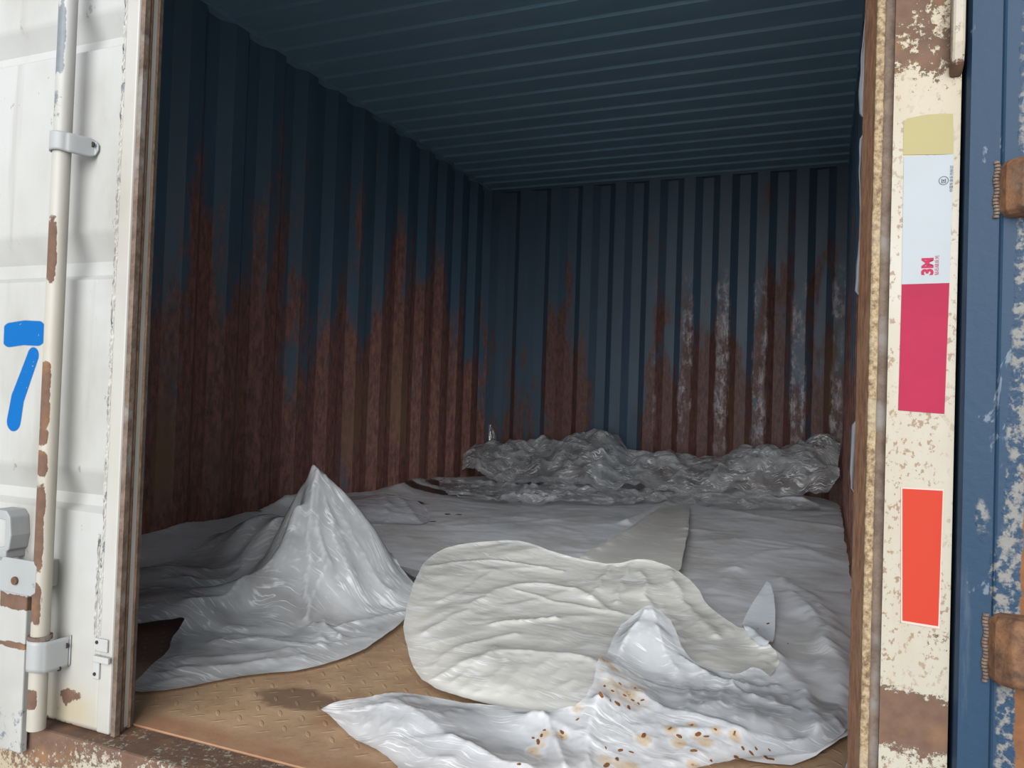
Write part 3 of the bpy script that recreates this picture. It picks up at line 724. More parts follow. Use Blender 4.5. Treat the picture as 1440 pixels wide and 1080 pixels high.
def relax(V, tris, zlow, s0=.02, s1=.06, ang=0., turn=1.0, iters=160, kb=.25, katt=.012, seed=0, h=.008):
    """let the film buckle: it is a little too long for its place, mostly along one direction"""
    T = np.array(tris); n = len(V)
    A_ = np.vstack([T[:, [0, 1]], T[:, [1, 2]], T[:, [2, 0]]]); O_ = np.r_[T[:, 2], T[:, 0], T[:, 1]]
    A_s = np.sort(A_, 1); key = A_s[:, 0]*n+A_s[:, 1]; o = np.argsort(key, kind='stable'); key = key[o]; A_s = A_s[o]; O_ = O_[o]
    first = np.r_[True, key[1:] != key[:-1]]; E = A_s[first]
    dup = np.where(key[1:] == key[:-1])[0]; Bd = np.c_[O_[dup], O_[dup+1]]
    def rest(P2):
        d = V[P2[:, 1]]-V[P2[:, 0]]; l = np.linalg.norm(d, axis=1); m_ = V[P2].mean(1)
        a = ang+turn*perlin(m_[:, 0]*3.1+seed, m_[:, 1]*3.1); c = (d[:, 0]*np.cos(a)+d[:, 1]*np.sin(a))**2/(l*l+1e-12)
        amt = np.clip(.55+1.1*perlin(m_[:, 0]*6+seed*3, m_[:, 1]*6+5), .05, 1.6)
        return l*(1+(s0+s1*c)*amt)
    LE, LB = rest(E), rest(Bd); x = V.copy()
    rs = np.random.RandomState(seed); x[:, 2] += h*.12*rs.randn(n)
    cE = np.maximum(np.bincount(E.ravel(), None, n), 1); cB = np.maximum(np.bincount(Bd.ravel(), None, n), 1)
    def solve(P2, L_, cnt, k):
        i, j = P2[:, 0], P2[:, 1]; d = x[j]-x[i]; l = np.sqrt((d*d).sum(1))+1e-9; g = (.5*k*(l-L_)/l)[:, None]*d
        for a in range(3):
            x[:, a] += (np.bincount(i, g[:, a], n)-np.bincount(j, g[:, a], n))/cnt*2.2
    for it in range(iters):
        solve(E, LE, cE, .9)
        solve(Bd, LB, cB, kb)
        x += katt*(V-x)
        x[:, 2] = np.maximum(x[:, 2], zlow)
    return x
def sheet(name, outline, inner, mat, h, folds=(), crump=.004, cscale=9., ragged=.003, smooth=2, seed=1, zmin=.002, under=None, gap=.003, maskfn=None, edge=.0, fine=.0, post=None, fac=None, lam=1e-3, slack=None, wh=.6, **props):
    """film lying on the floor: outline and inner points (x,y,z) in metres, folds = (points, height, width)"""
    ol = smoothline(outline, smooth)
    # resample outline
    seglen = np.hypot(*(np.roll(ol, -1, 0)-ol)[:, :2].T); tot = seglen.sum(); n = int(tot/h)
    cum = np.r_[0, np.cumsum(seglen)]; cl = np.vstack([ol, ol[:1]]); s = np.arange(n)*tot/n
    B_ = np.c_[np.interp(s, cum, cl[:, 0]), np.interp(s, cum, cl[:, 1])]
    B_ += ragged*np.c_[fbm(s*6+seed, s*0+1.3, 4), fbm(s*6-seed, s*0+7.7, 4)]
    lo = B_.min(0); hi = B_.max(0); gx, gy = np.meshgrid(np.arange(lo[0], hi[0], h), np.arange(lo[1], hi[1], h*.87))
    gx[1::2] += h/2; G = np.c_[gx.ravel(), gy.ravel()]; G += (np.random.RandomState(seed).rand(*G.shape)-.5)*h*.3
    B_[:, 0] = np.clip(B_[:, 0], .012, 2.338); B_[:, 1] = np.minimum(B_[:, 1], 4.058)
    G = G[inside(B_, G)]; d = pdist(np.vstack([B_, B_[:1]]), G); G = G[d > h*.55]
    pts = [Vector(p) for p in np.vstack([B_, G])]; nb = len(B_)
    vv, _, ff, _, _, _ = delaunay_2d_cdt(pts, [(i, (i+1) % nb) for i in range(nb)], [], 1, 1e-6)
    Q = np.array([(p.x, p.y) for p in vv])
    z = tps(list(outline)+list(inner), Q, lam)
    de = pdist(np.vstack([B_, B_[:1]]), Q)
    soft = np.clip(de/.02, .25, 1)
    wx = Q[:, 0]+.012*perlin(Q[:, 0]*13, Q[:, 1]*13+seed); wy = Q[:, 1]+.012*perlin(Q[:, 0]*13+40, Q[:, 1]*13+seed)
    QW = np.c_[wx, wy]
    for fpts, amp, wid in folds:
        fp = smoothline([tuple(f_[:2]) for f_ in fpts], 2, False); dd = pdist(fp, QW)/wid
        z += amp*np.exp(-dd)*soft if amp < .5 else 0
    z += crump*(crease(Q[:, 0]*cscale, Q[:, 1]*cscale, 6, seed)-.2)*soft*2
    z += crump*.6*fbm(Q[:, 0]*cscale*.6+3, Q[:, 1]*cscale*.6, 3)*soft
    if fine: z += fine*crease(Q[:, 0]*cscale*3.3, Q[:, 1]*cscale*3.3, 6, seed+11)*soft
    if fac:
        for i_, fa_ in enumerate(fac): z += facets(Q, seed=seed*7+i_, **fa_)*soft
    z += edge*np.exp(-de/.006)
    if post is not None: z = post(Q, z)
    z = np.maximum(z, zmin+.0015*(1+perlin(Q[:, 0]*20, Q[:, 1]*20)))
    if under is not None:
        for nm in under:
            bv = SHEETS[nm]
            for i in range(len(Q)):
                hit = bv.ray_cast(Vector((Q[i, 0], Q[i, 1], 3)), Vector((0, 0, -1)))
                if hit[0] is not None and z[i] < hit[0].z+gap: z[i] = hit[0].z+gap
        # soften the places where it was lifted
        E = np.array([(f_[i], f_[(i+1) % 3]) for f_ in ff for i in range(3) if len(f_) == 3])
        for _ in range(2):
            sm = np.bincount(E[:, 0], z[E[:, 1]], len(z))+np.bincount(E[:, 1], z[E[:, 0]], len(z))
            ct = np.bincount(E[:, 0], None, len(z))+np.bincount(E[:, 1], None, len(z))
            z = np.maximum(z, np.where(ct > 0, sm/np.maximum(ct, 1), z))
    V = np.c_[Q, z]; ff = [f_ for f_ in ff if len(f_) == 3]; white = np.zeros(len(V))
    if slack:
        zl = np.full(len(V), zmin)
        for nm in (under or []):
            for i in range(len(Q)):
                hit = SHEETS[nm].ray_cast(Vector((Q[i, 0], Q[i, 1], 3)), Vector((0, 0, -1)))
                if hit[0] is not None: zl[i] = max(zl[i], hit[0].z+gap*.6)
        V = relax(V, ff, zl, seed=seed, h=h, **slack)
        T_ = np.array(ff); E_ = np.vstack([T_[:, [0, 1]], T_[:, [1, 2]], T_[:, [2, 0]]]); E_ = np.vstack([E_, E_[:, ::-1]])
        ct = np.maximum(np.bincount(E_[:, 0], None, len(V)), 1)
        lp = V[:, 2]-np.bincount(E_[:, 0], V[E_[:, 1], 2], len(V))/ct
        lp = (lp+np.bincount(E_[:, 0], np.abs(lp)[E_[:, 1]], len(V))/ct*.4)/h
        white = np.clip((lp-.07)/.30, 0, 1)*wh
        V[:, 0] = np.clip(V[:, 0], .006, 2.343); V[:, 1] = np.minimum(V[:, 1], 4.066)
    me = mesh(V, ff, True)
    if maskfn:
        k_ = maskfn(V); setmask(me, k_[0], k_[1], white)
    else: setmask(me, 0, 0, white)
    o = link(name, me, mat, None, **props)
    SHEETS[name] = BVHTree.FromPolygons([Vector(v) for v in V], ff)
    return o

mBASE = mat_film('grey_dusty_film', (.86, .87, .90), 1.0, .34, .04, .1, vary=.25, streak=.9, gloss=.4, grain=-.7, dust=(.60, .585, .57), dirtmask=True, crumple=.8, bscale=8)
mMILK = mat_film('cream_milky_film', (.96, .935, .865), .80, .24, .16, .25, vary=1.3, crumple=1.1, bscale=11, grain=-.5, streak=1.6, gloss=.8)
mTENT = mat_film('white_milky_film', (.82, .835, .85), .62, .17, .30, .30, crumple=1.0, gloss=.9, grain=-.5, bscale=10)
mFRONT = mat_film('bright_white_film', (.80, .82, .845), .74, .18, .38, .25, dirtmask=True, crumple=1.0, bscale=12, gloss=.9, grain=-.3)
mCLEAR = mat_film('clear_film', (.97, .98, .99), .22, .07, .20, .20, gloss=1.1, crumple=5, streak=1.8, bscale=18, spec=.6)  # white streaks strengthened, so glints are painted into the film colour
mSTRIP = mat_film('grey_brown_film', (.66, .64, .60), .98, .38, .05, .02, vary=.15, gloss=.2, crumple=.6, bscale=8)

def P_(u, v, z=None, y=None): return tuple(U(u, v, z=z, y=y))
A = lambda pts: [P_(*p) for p in pts]
# grey sheet over the whole floor
bo = [(.02, 4.04, .03), (1.2, 4.05, .03), (2.33, 4.05, .03), (2.338, 3.0, .03), (2.338, 2.2, .02), (2.336, 1.5, .02), (2.325, 1.05, .02),
      P_(1213, 985, .012), P_(1206, 1030, .008), P_(1165, 1060, .006), P_(1090, 1082, .004), (1.95, .33, .004), (1.5, .55, .004), (1.25, .80, .004), (.85, .80, .004), (.4, .78, .004), (.02, .80, .03), (.015, 2.2, .05)]
bi = [(1.2, 3.2, .02), (1.2, 2.4, .015), (.6, 2.4, .015), (1.8, 2.4, .015), (1.2, 1.5, .01), (.4, 1.5, .02), (1.9, 1.5, .015), (.12, 1.6, .02), (.12, 2.6, .02), (2.1, 1.0, .03), (2.0, .7, .03), (1.8, .9, .01), (.6, 1.1, .01)]
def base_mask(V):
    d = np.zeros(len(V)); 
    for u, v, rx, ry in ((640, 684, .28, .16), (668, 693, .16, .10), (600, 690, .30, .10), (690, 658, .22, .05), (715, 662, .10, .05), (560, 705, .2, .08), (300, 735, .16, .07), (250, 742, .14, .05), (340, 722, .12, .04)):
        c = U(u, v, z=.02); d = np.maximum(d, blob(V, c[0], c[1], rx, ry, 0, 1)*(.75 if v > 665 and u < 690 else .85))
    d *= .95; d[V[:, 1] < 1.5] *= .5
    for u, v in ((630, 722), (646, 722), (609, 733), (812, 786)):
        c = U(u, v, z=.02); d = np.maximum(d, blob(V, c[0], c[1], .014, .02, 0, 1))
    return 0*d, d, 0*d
F = [(A([(1120, 1000, .02), (1150, 960, .02), (1165, 900, .02)]), .010, .010), (A([(1060, 905, .02), (1075, 950, .02), (1110, 980, .02)]), .008, .010), (A([(1130, 850, .02), (1165, 930, .02)]), .008, .008), (A([(985, 760, .02), (1080, 755, .02), (1180, 790, .02)]), .005, .02), (A([(600, 740, .02), (700, 722, .02), (830, 735, .02)]), .004, .02), (A([(1000, 830, .02), (1040, 800, .02)]), .006, .012)]
F += [(A([(880, 735, .02), (935, 712, .02), (965, 690, .02)]), .02, .03)]
F += [(A([(1010, 690, .05), (1075, 700, .05), (1130, 706, .05)]), .05, .07), (A([(1020, 720, .02), (1100, 735, .02), (1180, 745, .02)]), .012, .05)]
F += [(A([(930, 870, .02), (925, 830, .02), (945, 785, .02)]), .02, .02), (A([(1035, 800, .02), (1060, 780, .02), (1130, 770, .02)]), .01, .03)]
F += [(A([(1110, 840, .02), (1165, 900, .02), (1185, 960, .02), (1170, 1030, .02)]), .020, .03), (A([(1095, 815, .02), (1150, 850, .02), (1180, 900, .02)]), .015, .02)]
F += [(A([(1000, 700, .02), (950, 730, .02), (900, 760, .02)]), .012, .03), (A([(1050, 900, .02), (1120, 960, .02), (1150, 1040, .02)]), .02, .02)]
F += [(A([(230, 740, .03), (330, 720, .03), (420, 712, .03)]), .05, .06), (A([(560, 690, .03), (640, 660, .03)]), .05, .10)]
base = sheet('floor_sheet', bo, bi, mBASE, .018, F, .0015, 3.0, .010, 2, 4, slack=dict(s0=.001, s1=.005, ang=.5, turn=3, kb=.4, iters=100), fac=[dict(n=60, amp=.005, R_=(.15, .6), w_=(.03, .10), ang=.2, spread=1.8), dict(n=90, amp=.004, R_=(.08, .3), w_=(.03, .05))], maskfn=base_mask,
             label='large dusty grey plastic sheet covering most of the container floor', category='plastic sheet')
# folded strip
so_ = A([(932, 712, .03), (970, 710, .04), (968, 750, .045), (957, 800, .045), (935, 830, .03), (880, 826, .03), (815, 787, .04), (845, 768, .04), (885, 745, .035), (915, 722, .035)])
sheet('folded_sheet', so_, [], mSTRIP, .014, [(A([(820, 786, .04), (870, 760, .04), (925, 722, .04)]), .018, .02), (A([(968, 715, .04), (962, 790, .04)]), .014, .012)], .003, 6, .003, 0, 9, under=['floor_sheet'], gap=.006,
      label='grey-brown folded flap lying on the floor sheet in mid floor', category='plastic sheet')
# clear crumpled film along the back wall
top = [(632, 652), (660, 637), (690, 626), (735, 627), (765, 632), (800, 618), (835, 611), (868, 616), (884, 636), (905, 640), (930, 633), (958, 636), (985, 646), (1020, 640), (1045, 632), (1090, 631), (1120, 630), (1145, 619), (1175, 619)]
ridge = [P_(u, v, None, 3.78) for u, v in top]
ridge[-1] = (min(ridge[-1][0], 2.30), 3.78, ridge[-1][2])
po = [(.08, 3.98, .04), (.35, 4.045, .08), (1.2, 4.05, .12), (2.1, 4.045, .12), (2.33, 4.04, .12), (2.33, 3.7, .14), (2.325, 3.42, .06), (2.1, 3.44, .05), (1.7, 3.42, .045), (1.4, 3.40, .045), (1.05, 3.34, .04), (.7, 3.32, .04), (.35, 3.36, .04), (.06, 3.5, .05)]
pi_ = ridge + [(x, 3.55, z*.65) for x, y, z in ridge[::2]]
FB = []
rr_ = random.Random(5)
for i in range(60):
    x = rr_.uniform(.2, 2.2); y = rr_.uniform(3.05, 3.9); a = rr_.uniform(0, PI); l = rr_.uniform(.06, .22)
    FB.append(([(x, y), (x+l*math.cos(a)*.5+.02, y+l*math.sin(a)*.5), (x+l*math.cos(a), y+l*math.sin(a))], rr_.uniform(-.02, .028), rr_.uniform(.02, .05)))
sheet('clear_film_heap', po, pi_, mCLEAR, .016, FB, .012, 5, .01, 1, 21, under=['floor_sheet'], gap=.01, fine=.003, wh=.25, slack=dict(s0=.03, s1=.10, ang=0, turn=3.0, kb=.3), fac=[dict(n=170, amp=.034, R_=(.08, .40), w_=(.03, .09), spread=2.2)],
      label='heap of clear crumpled plastic film along the back wall', category='plastic film')
# second crumpled clear layer in front of the heap
po = [(.10, 3.22, .05), (.28, 2.85, .04), (.55, 2.58, .03), (1.0, 2.62, .03), (1.25, 2.80, .03), (1.45, 3.08, .03), (1.7, 3.08, .03), (1.9, 3.02, .03), (2.2, 3.15, .04), (2.25, 3.34, .06), (1.9, 3.32, .08), (1.6, 3.30, .07), (1.3, 3.26, .06), (1.0, 3.22, .07), (.6, 3.22, .05), (.3, 3.26, .05)]
FB = []
for i in range(40):
    x = rr_.uniform(.6, 2.2); y = rr_.uniform(2.6, 3.2); a = rr_.uniform(-.6, .6); l = rr_.uniform(.1, .35)
    FB.append(([(x, y), (x+l*math.cos(a)*.5, y+l*math.sin(a)*.5+.02), (x+l*math.cos(a), y+l*math.sin(a))], rr_.uniform(-.015, .03), rr_.uniform(.01, .025)))
mCLEAR2 = mat_film('thin_clear_film', (.95, .96, .98), .16, .10, .25, .12, gloss=.6, streak=1.6, crumple=4, bscale=18)
sheet('clear_film_sheet', po, [], mCLEAR2, .016, FB, .006, 7, .012, 2, 33, under=['floor_sheet'], gap=.006, fine=.002, slack=dict(s0=.03, s1=.10, ang=1.5, turn=2.0, kb=.3), fac=[dict(n=200, amp=.030, R_=(.05, .3), w_=(.015, .05), ang=0, spread=1.8)],
      label='clear wrinkled film layer spread in front of the back heap', category='plastic film')
# shiny film patch behind the peak
po = A([(470, 700, .04), (520, 696, .06), (560, 696, .07), (585, 703, .06), (606, 722, .03), (600, 738, .03), (560, 737, .02), (520, 738, .02), (470, 738, .02)])
sheet('shiny_film_patch', po, A([(550, 718, .05), (580, 716, .05)]), mat_film('glossy_film', (.80, .83, .88), .72, .12, .2, .3, gloss=.5, crumple=2), .010,
      [(A([(555, 700, .05), (575, 715, .05), (600, 735, .05)]), .008, .010), (A([(540, 700, .05), (548, 730, .05)]), .008, .010)], .006, 9, .003, 2, 41, under=['floor_sheet'], gap=.004,
      label='shiny crinkled film patch right behind the peaked sheet', category='plastic film')
# thin film tongue standing against the back wall
pts = [P_(u, v, None, 3.96) for u, v in ((690, 640), (698, 640), (697, 615), (692, 597), (686, 599), (688, 618))]
N = 14; vs = []
for i in range(N+1):
    t = i/N; v = 640-43*t; ul = np.interp(t, [0, .6, 1], [688, 686, 685]); ur = np.interp(t, [0, .6, 1], [699, 697, 690])
    for j in range(5):
        q = j/4; w_ = U(ul+(ur-ul)*q, v, y=3.96); vs.append((w_[0], 3.96+.012*math.sin(q*PI)+.02*t, w_[2]))
fs = [(i*5+j, i*5+j+1, (i+1)*5+j+1, (i+1)*5+j) for i in range(N) for j in range(4)]
me = mesh(vs, fs, True); setmask(me); link('film_tongue', me, mCLEAR, None, label='narrow film tongue standing up at the left end of the back heap', category='plastic film')

# peaked sheet at left
pk = np.array(P_(437, 661, None, .80))
def Yp(l): return [P_(u, v, None, y) for u, v, y in l]
to = A([(186, 976, .006), (240, 971, .006), (300, 959, .006), (360, 949, .006), (430, 944, .006), (500, 921, .008), (545, 893, .010), (572, 868, .016)]) + \
     A([(601, 851, .028), (583, 822, .05)]) + Yp([(560, 797, .86), (546, 780, .90)]) + [(1.42, 1.02, .02), (1.25, 1.12, .01), (1.0, 1.18, .01), (.7, 1.25, .01), (.4, 1.25, .01), (.38, .62, .02), (.60, .50, .02)] + \
     A([(186, 884, .02), (225, 876, .03), (263, 866, .035), (252, 884, .015), (238, 900, .008), (236, 918, .008), (214, 936, .006), (205, 948, .008), (190, 962, .006)])
rid = Yp([(527, 745, .84), (505, 718, .83), (480, 690, .82), (458, 671, .81), (437, 661, .80), (424, 683, .82), (411, 712, .86), (401, 742, .90), (385, 731, .95), (345, 736, .98), (310, 755, 1.0), (265, 762, 1.0), (205, 766, 1.0)])
ti = list(rid)
for b_, sag in [(P_(430, 862, .025), .05), (P_(480, 860, .03), .06), (P_(540, 850, .03), .04), (P_(350, 850, .03), .05), (P_(385, 812, .05), .04), ((pk[0]+.06, pk[1]+.24, .02), .05), ((pk[0]-.08, pk[1]+.26, .03), .05)]:
    for t_ in (.35, .68):
        q_ = pk+(np.array(b_)-pk)*t_; ti.append((q_[0], q_[1], q_[2]-sag*pk[2]*t_*(1-t_)*4*.5))
    ti.append(b_)
ti += A([(360, 880, .018), (300, 900, .012), (260, 935, .008), (400, 915, .010), (500, 880, .015), (300, 835, .055), (330, 818, .07), (390, 804, .075), (280, 852, .045), (300, 803, .028), (250, 822, .03), (230, 830, .045), (240, 795, .05), (200, 850, .045)]) + Yp([(300, 778, .93), (342, 768, .93), (385, 768, .86), (370, 790, .78), (400, 790, .73), (250, 778, .94)])
def lt(b_, wob=.006, n=6):
    b_ = np.array(b_); d = b_-pk; nrm_ = np.array((-d[1], d[0]))/np.hypot(d[0], d[1])
    return [tuple((pk+d*t)[:2]+nrm_*wob*math.sin(t*7)) for t in np.linspace(.16, 1, n)]
TF = [(lt(P_(432, 858, .03)), .020, .007), (lt(P_(424, 858, .03), .004), -.014, .008), (lt(P_(458, 800, .11), .008), .016, .006),
      (lt(P_(385, 812, .05), .01), -.022, .013), (lt(P_(362, 820, .05), .006), .014, .010), (lt(P_(500, 850, .03), .012), .012, .010), (lt(P_(545, 845, .03), .008), .009, .008), (lt(P_(470, 790, .1), .006), -.010, .008),
      (Yp([(437, 661, .80), (437, 700, .74), (442, 745, .69)])+A([(458, 800, .11), (445, 830, .07), (428, 858, .04)]), .012, .007),
      (Yp([(437, 663, .80), (470, 712, .74), (500, 765, .70)]), .010, .015), (Yp([(430, 670, .80), (415, 725, .80), (420, 770, .74)]), -.014, .012),
      (A([(268, 852, .045), (330, 820, .08), (400, 803, .06), (436, 800, .08)]), .014, .014),
      (A([(262, 868, .03), (330, 878, .03), (400, 880, .03), (430, 860, .04)]), -.012, .015),
      (A([(430, 858, .04), (470, 885, .02), (478, 892, .02)]), .012, .008), (A([(480, 880, .02), (540, 862, .03), (600, 851, .03)]), .010, .012),
      (A([(455, 865, .03), (450, 895, .02)]), .008, .008), (A([(250, 925, .02), (400, 915, .015), (520, 895, .015)]), .006, .02), (A([(300, 900, .02), (380, 895, .02), (450, 905, .02)]), .007, .012),
      (A([(235, 945, .01), (330, 935, .01), (430, 925, .01)]), .005, .012), (A([(350, 745, .13), (330, 775, .1), (260, 800, .06)]), .01, .02)]
sheet('peaked_sheet', to, ti, mTENT, .0075, TF, .0015, 9, .003, 1, 12, fine=.0008, fac=[dict(n=90, amp=.004, R_=(.06, .22), w_=(.012, .05), ang=.3, spread=1.6), dict(n=160, amp=.0035, R_=(.03, .10), w_=(.005, .015), ang=.3, spread=2.4)], lam=1e-5, wh=.4, slack=dict(s0=.001, s1=.018, ang=1.1, turn=1.5, kb=.15), under=['floor_sheet'], gap=.003, edge=.002,
      label='milky plastic sheet pulled up to a pointed peak at the left', category='plastic sheet')
# big cream sheet in the middle
co = A([(566, 892, .035), (572, 850, .05), (590, 800, .075), (606, 782, .085), (632, 769, .095), (678, 763, .10), (720, 760, .10), (750, 766, .095), (775, 777, .085), (820, 788, .075), (862, 796, .07), (905, 785, .09), (948, 800, .08), (980, 825, .065), (992, 850, .05), (1020, 872, .045), (1050, 892, .04), (1090, 925, .03), (1100, 950, .02),
        (1040, 980, .02), (960, 1000, .02), (880, 1012, .02), (800, 1010, .02), (720, 1000, .02), (660, 986, .022), (600, 966, .022), (578, 935, .028)])
ci = A([(720, 820, .055), (880, 830, .055), (800, 878, .038), (700, 900, .040), (940, 860, .035), (860, 950, .032), (740, 955, .034), (640, 850, .048), (980, 905, .028), (620, 900, .042)])
CF_ = [(A([(600, 800, .07), (690, 785, .08), (790, 800, .07)]), .004, .006), (A([(620, 840, .06), (700, 800, .07)]), .003, .006), (A([(900, 800, .08), (915, 850, .05), (960, 900, .03)]), .007, .009), (A([(720, 830, .05), (800, 850, .045), (900, 870, .03)]), .004, .006),
       (A([(600, 885, .05), (650, 860, .05), (700, 828, .05), (760, 822, .05), (830, 835, .05), (850, 850, .05)]), .006, .016),
       (A([(600, 950, .04), (650, 925, .05), (700, 902, .06), (790, 903, .06), (850, 925, .05), (900, 950, .04)]), .006, .018),
       (A([(835, 838, .05), (858, 800, .06)]), .005, .007), (A([(865, 845, .05), (885, 795, .07)]), .005, .007), (A([(700, 905, .05), (640, 945, .05)]), .005, .010), (A([(730, 885, .05), (660, 900, .05), (610, 930, .04)]), .004, .010),
       (A([(940, 800, .07), (965, 860, .04), (1010, 900, .03)]), .007, .012), (A([(690, 880, .04), (780, 870, .04)]), .006, .006)]
for k in range(9):
    u = 690+k*28; CF_.append((A([(u, 915, .05), (u-22, 945, .045), (u-48, 975, .03)]), .0025, .006))
for k in range(5):
    u = 930+k*30; CF_.append((A([(u, 850+k*10, .04), (u+30, 890+k*9, .03), (u+55, 915+k*8, .03)]), .003, .006))
sheet('cream_sheet', co, ci, mMILK, .0066, CF_, .0012, 8, .003, 1, 17, fine=.0006, fac=[dict(n=40, amp=.0040, R_=(.10, .34), w_=(.02, .06), ang=1.35, spread=.9), dict(n=36, amp=.0026, R_=(.08, .3), w_=(.015, .05), ang=.7, spread=1.2), dict(n=150, amp=.0011, R_=(.03, .14), w_=(.005, .012), ang=.7, spread=.9)], wh=.35, slack=dict(s0=.001, s1=.010, ang=-.6, turn=1.2, kb=.15), under=['floor_sheet', 'peaked_sheet'], gap=.003, edge=.003,
      label='large cream milky sheet with a rounded curled rim in the middle', category='plastic sheet')
# pointed flap
ho = A([(1081, 815, .07), (1091, 850, .055), (1090, 895, .035), (1083, 931, .02), (1062, 920, .03), (1038, 890, .03), (1055, 855, .045), (1070, 832, .06)])
sheet('pointed_flap', ho, [], mat_film('pale_blue_film', (.90, .94, .98), 1.0, .3, .15, .05, crumple=.3, gloss=.2), .007, [], .001, 6, .001, 1, 55, under=['floor_sheet', 'cream_sheet'], gap=.006, edge=.004,
      label='small pale bluish pointed flap of film at the right of the cream sheet', category='plastic film')
# front white sheet with rust flakes
go = A([(439, 1011, .004), (452, 999, .02), (461, 988, .035), (515, 984, .035), (548, 975, .04), (600, 980, .035), (655, 989, .03), (720, 1000, .035), (800, 1004, .05), (832, 975, .07), (842, 925, .09)]) + \
     Yp([(868, 888, .63), (888, 868, .64), (909, 853, .65), (928, 858, .655), (946, 880, .66)]) + A([(962, 922, .06), (1000, 944, .04), (1040, 950, .04), (1064, 936, .055), (1090, 960, .04), (1150, 985, .03), (1185, 1000, .02)]) + \
     A([(1205, 1020, .015), (1160, 1058, .010)]) + [(2.20, .33, .010), (2.02, .15, .012), (1.85, .06, .015), (1.70, .02, .012)] + A([(560, 1079, .006), (500, 1046, .005)])
gi = Yp([(905, 900, .56), (905, 950, .50)]) + A([(860, 960, .07), (900, 1000, .05), (980, 980, .04), (1060, 1010, .04), (760, 1030, .03), (640, 1020, .035), (560, 1020, .04), (560, 1050, .015), (1000, 1040, .03), (1100, 1040, .02), (880, 1050, .03), (720, 1050, .02), (950, 1070, .02)])
GF = [(A([(741, 1010, .04), (800, 1003, .05), (850, 1000, .05)]), .016, .010), (A([(640, 1040, .03), (700, 1065, .03), (740, 1085, .02)]), .014, .010), (A([(560, 1000, .03), (640, 1042, .03)]), .008, .012),
      (Yp([(909, 853, .65), (890, 900, .58), (868, 950, .52)]), .016, .012), (Yp([(915, 860, .65), (935, 920, .57), (950, 960, .52)]), .012, .012),
      (A([(960, 925, .06), (1010, 960, .04), (1060, 970, .04), (1095, 962, .04)]), .014, .012), (A([(900, 985, .05), (960, 1010, .04), (1040, 1035, .03)]), .012, .012),
      (A([(1000, 950, .04), (1060, 985, .04), (1120, 1000, .03)]), .010, .010), (A([(1190, 1005, .02), (1140, 1040, .02), (1060, 1075, .02)]), .012, .012),
      (A([(760, 1020, .03), (790, 1060, .03), (800, 1085, .03)]), .012, .008), (A([(850, 1000, .05), (820, 1040, .03), (830, 1080, .02)]), .014, .010), (A([(480, 1000, .03), (560, 1005, .03), (620, 1015, .03)]), .007, .01), (A([(500, 1035, .02), (560, 1050, .02), (640, 1075, .02)]), .008, .01)]
for k in range(7):
    u = 960+k*24; GF.append((A([(u, 950+k*4, .04), (u+10, 985+k*3, .035), (u+2, 1015+k*2, .03)]), .006, .007))
GF = [(p_, a_*.6, w_*1.15) for p_, a_, w_ in GF]
FL = [(850, 965), (858, 985), (862, 972), (872, 962), (868, 990), (878, 978), (890, 985), (884, 995), (893, 968), (898, 990), (846, 978), (903, 985),
      (750, 1038), (766, 1027), (762, 1035), (757, 1044), (790, 1030), (812, 1012), (905, 1034), (942, 1025), (955, 1036), (973, 1020), (982, 1032), (993, 1036), (1006, 1026), (1033, 1030), (1044, 1052), (1057, 1060), (1063, 1053), (1082, 1055), (1084, 1068), (1078, 1066), (1036, 1066), (852, 1052), (872, 1056), (888, 1058), (868, 1068), (1000, 1070), (853, 1076), (976, 1056), (730, 1075)]
FLW = [U(u, v, z=.04) for u, v in FL]
def rust_mask(V):
    d = np.zeros(len(V)); r_ = random.Random(2)
    for (u, v), c in zip(FL, FLW):
        s_ = r_.uniform(.007, .013); d = np.maximum(d, blob(V, c[0], c[1], s_, s_, 0, 1)*r_.uniform(.45, .8))
    c = U(873, 978, z=.06); d = np.maximum(d, blob(V, c[0], c[1], .05, .035, 0, 1)*.42)
    return d, 0*d, 0*d
sheet('front_sheet', go, gi, mFRONT, .0056, GF, .0018, 9, .002, 1, 29, fine=.0010, fac=[dict(n=110, amp=.006, R_=(.06, .28), w_=(.012, .04), ang=.2, spread=2.4), dict(n=260, amp=.002, R_=(.02, .09), w_=(.004, .012))], slack=dict(s0=.002, s1=.030, ang=.9, turn=1.8, kb=.18), under=['floor_sheet', 'cream_sheet'], gap=.003, edge=.002, maskfn=rust_mask,
      label='bright white plastic sheet at the front edge, speckled with rust flakes', category='plastic sheet')
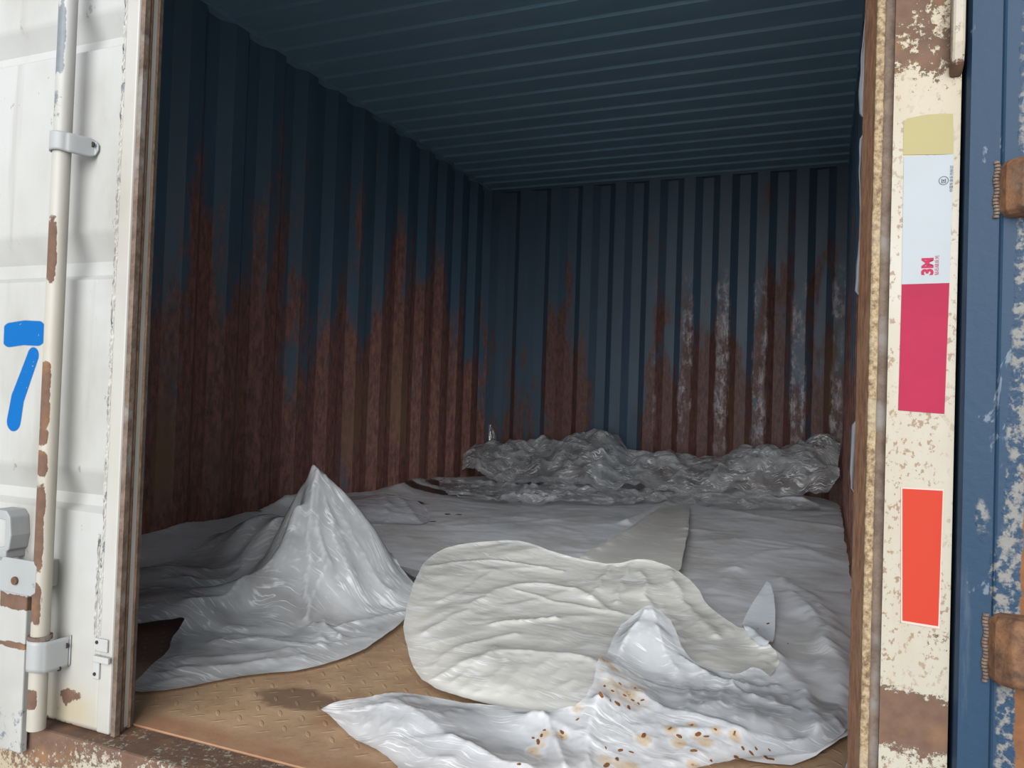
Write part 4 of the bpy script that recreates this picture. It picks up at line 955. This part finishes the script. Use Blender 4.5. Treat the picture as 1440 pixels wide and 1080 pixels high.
# the loose rust flakes lying on it
mFK = mat_rust('orange_rust_flake', (.16, .05, .015), (.50, .20, .05), (.30, .11, .03))
bv = SHEETS['front_sheet']; bv2 = SHEETS['floor_sheet']; bv3 = SHEETS['pointed_flap']
rf_ = random.Random(11)
protos = []
for k in range(4):
    n_ = 9; r_ = [rf_.uniform(.55, 1.1) for _ in range(n_)]
    vt = [(math.cos(i*2*PI/n_)*r_[i], math.sin(i*2*PI/n_)*r_[i]*.6, .12*rf_.random()) for i in range(n_)]
    vs = vt+[(x, y, z+.22) for x, y, z in vt]+[(0, 0, .38)]
    fs = [tuple(range(n_))[::-1]]+[(i, (i+1) % n_, (i+1) % n_+n_, i+n_) for i in range(n_)]+[(n_+i, n_+(i+1) % n_, 2*n_) for i in range(n_)]
    me = fixn(mesh(vs, fs)); me.materials.append(mFK); protos.append(me)
def flake_label(u, v):
    if u < 840: return 'orange-brown rust flake on the white front sheet, left scatter', 'rust flakes in the left scatter'
    if u < 910 and v < 1000: return 'orange-brown rust flake in the dense cluster below the white crest', 'rust flakes in the dense cluster'
    if u < 940: return 'orange-brown rust flake near the bottom middle of the front sheet', 'rust flakes at the bottom middle'
    if u < 1040: return 'orange-brown rust flake on the right part of the front sheet', 'rust flakes on the right part'
    return 'orange-brown rust flake at the lower right fold of the front sheet', 'rust flakes at the lower right'
def ray_px(u, v, trees):
    d = CF+(u-720)/FPX*CR-(v-540)/FPX*CU; best = None
    for t in trees:
        h_ = t.ray_cast(Vector(CAM), Vector(d).normalized())
        if h_[0] is not None and (best is None or h_[3] < best[3]): best = h_
    return best
for i, (u, v) in enumerate(FL+[(1066, 884), (1080, 877), (1108, 905)]):
    hit = ray_px(u, v, [bv, bv2, bv3])
    if hit is None: continue
    s_ = rf_.uniform(.0032, .0068)
    lb, gp = flake_label(u, v) if i < len(FL) else (('small rust flake on the pale bluish flap', 'rust flakes on the bluish flap') if i < len(FL)+2 else ('small rust flake on the grey sheet right of the bluish flap', ''))
    o = link('rust_flake', protos[i % 4], mFK, None, label=lb, category='rust flake')
    if gp: o['group'] = gp
    o.location = hit[0]; n_ = hit[1] if hit[1].z > 0 else -hit[1]
    o.rotation_mode = 'QUATERNION'; o.rotation_quaternion = n_.to_track_quat('Z', 'Y') @ Matrix.Rotation(rf_.uniform(0, 6), 3, 'Z').to_quaternion()
    o.scale = (s_, s_, s_*.7)

# ---------------------------------------------------------------- yard ground below the trailer
mm = M('yard_concrete'); gcol = mm.mix(mm.noise(2, 5), (.42, .41, .39), (.55, .54, .51)); mGR = mm.done(mm.bsdf(gcol, .8))
b = B(); b.box(-12, 14, -14, 12, -1.3, -1.2); link('ground', b.me(), mGR, kind='structure')
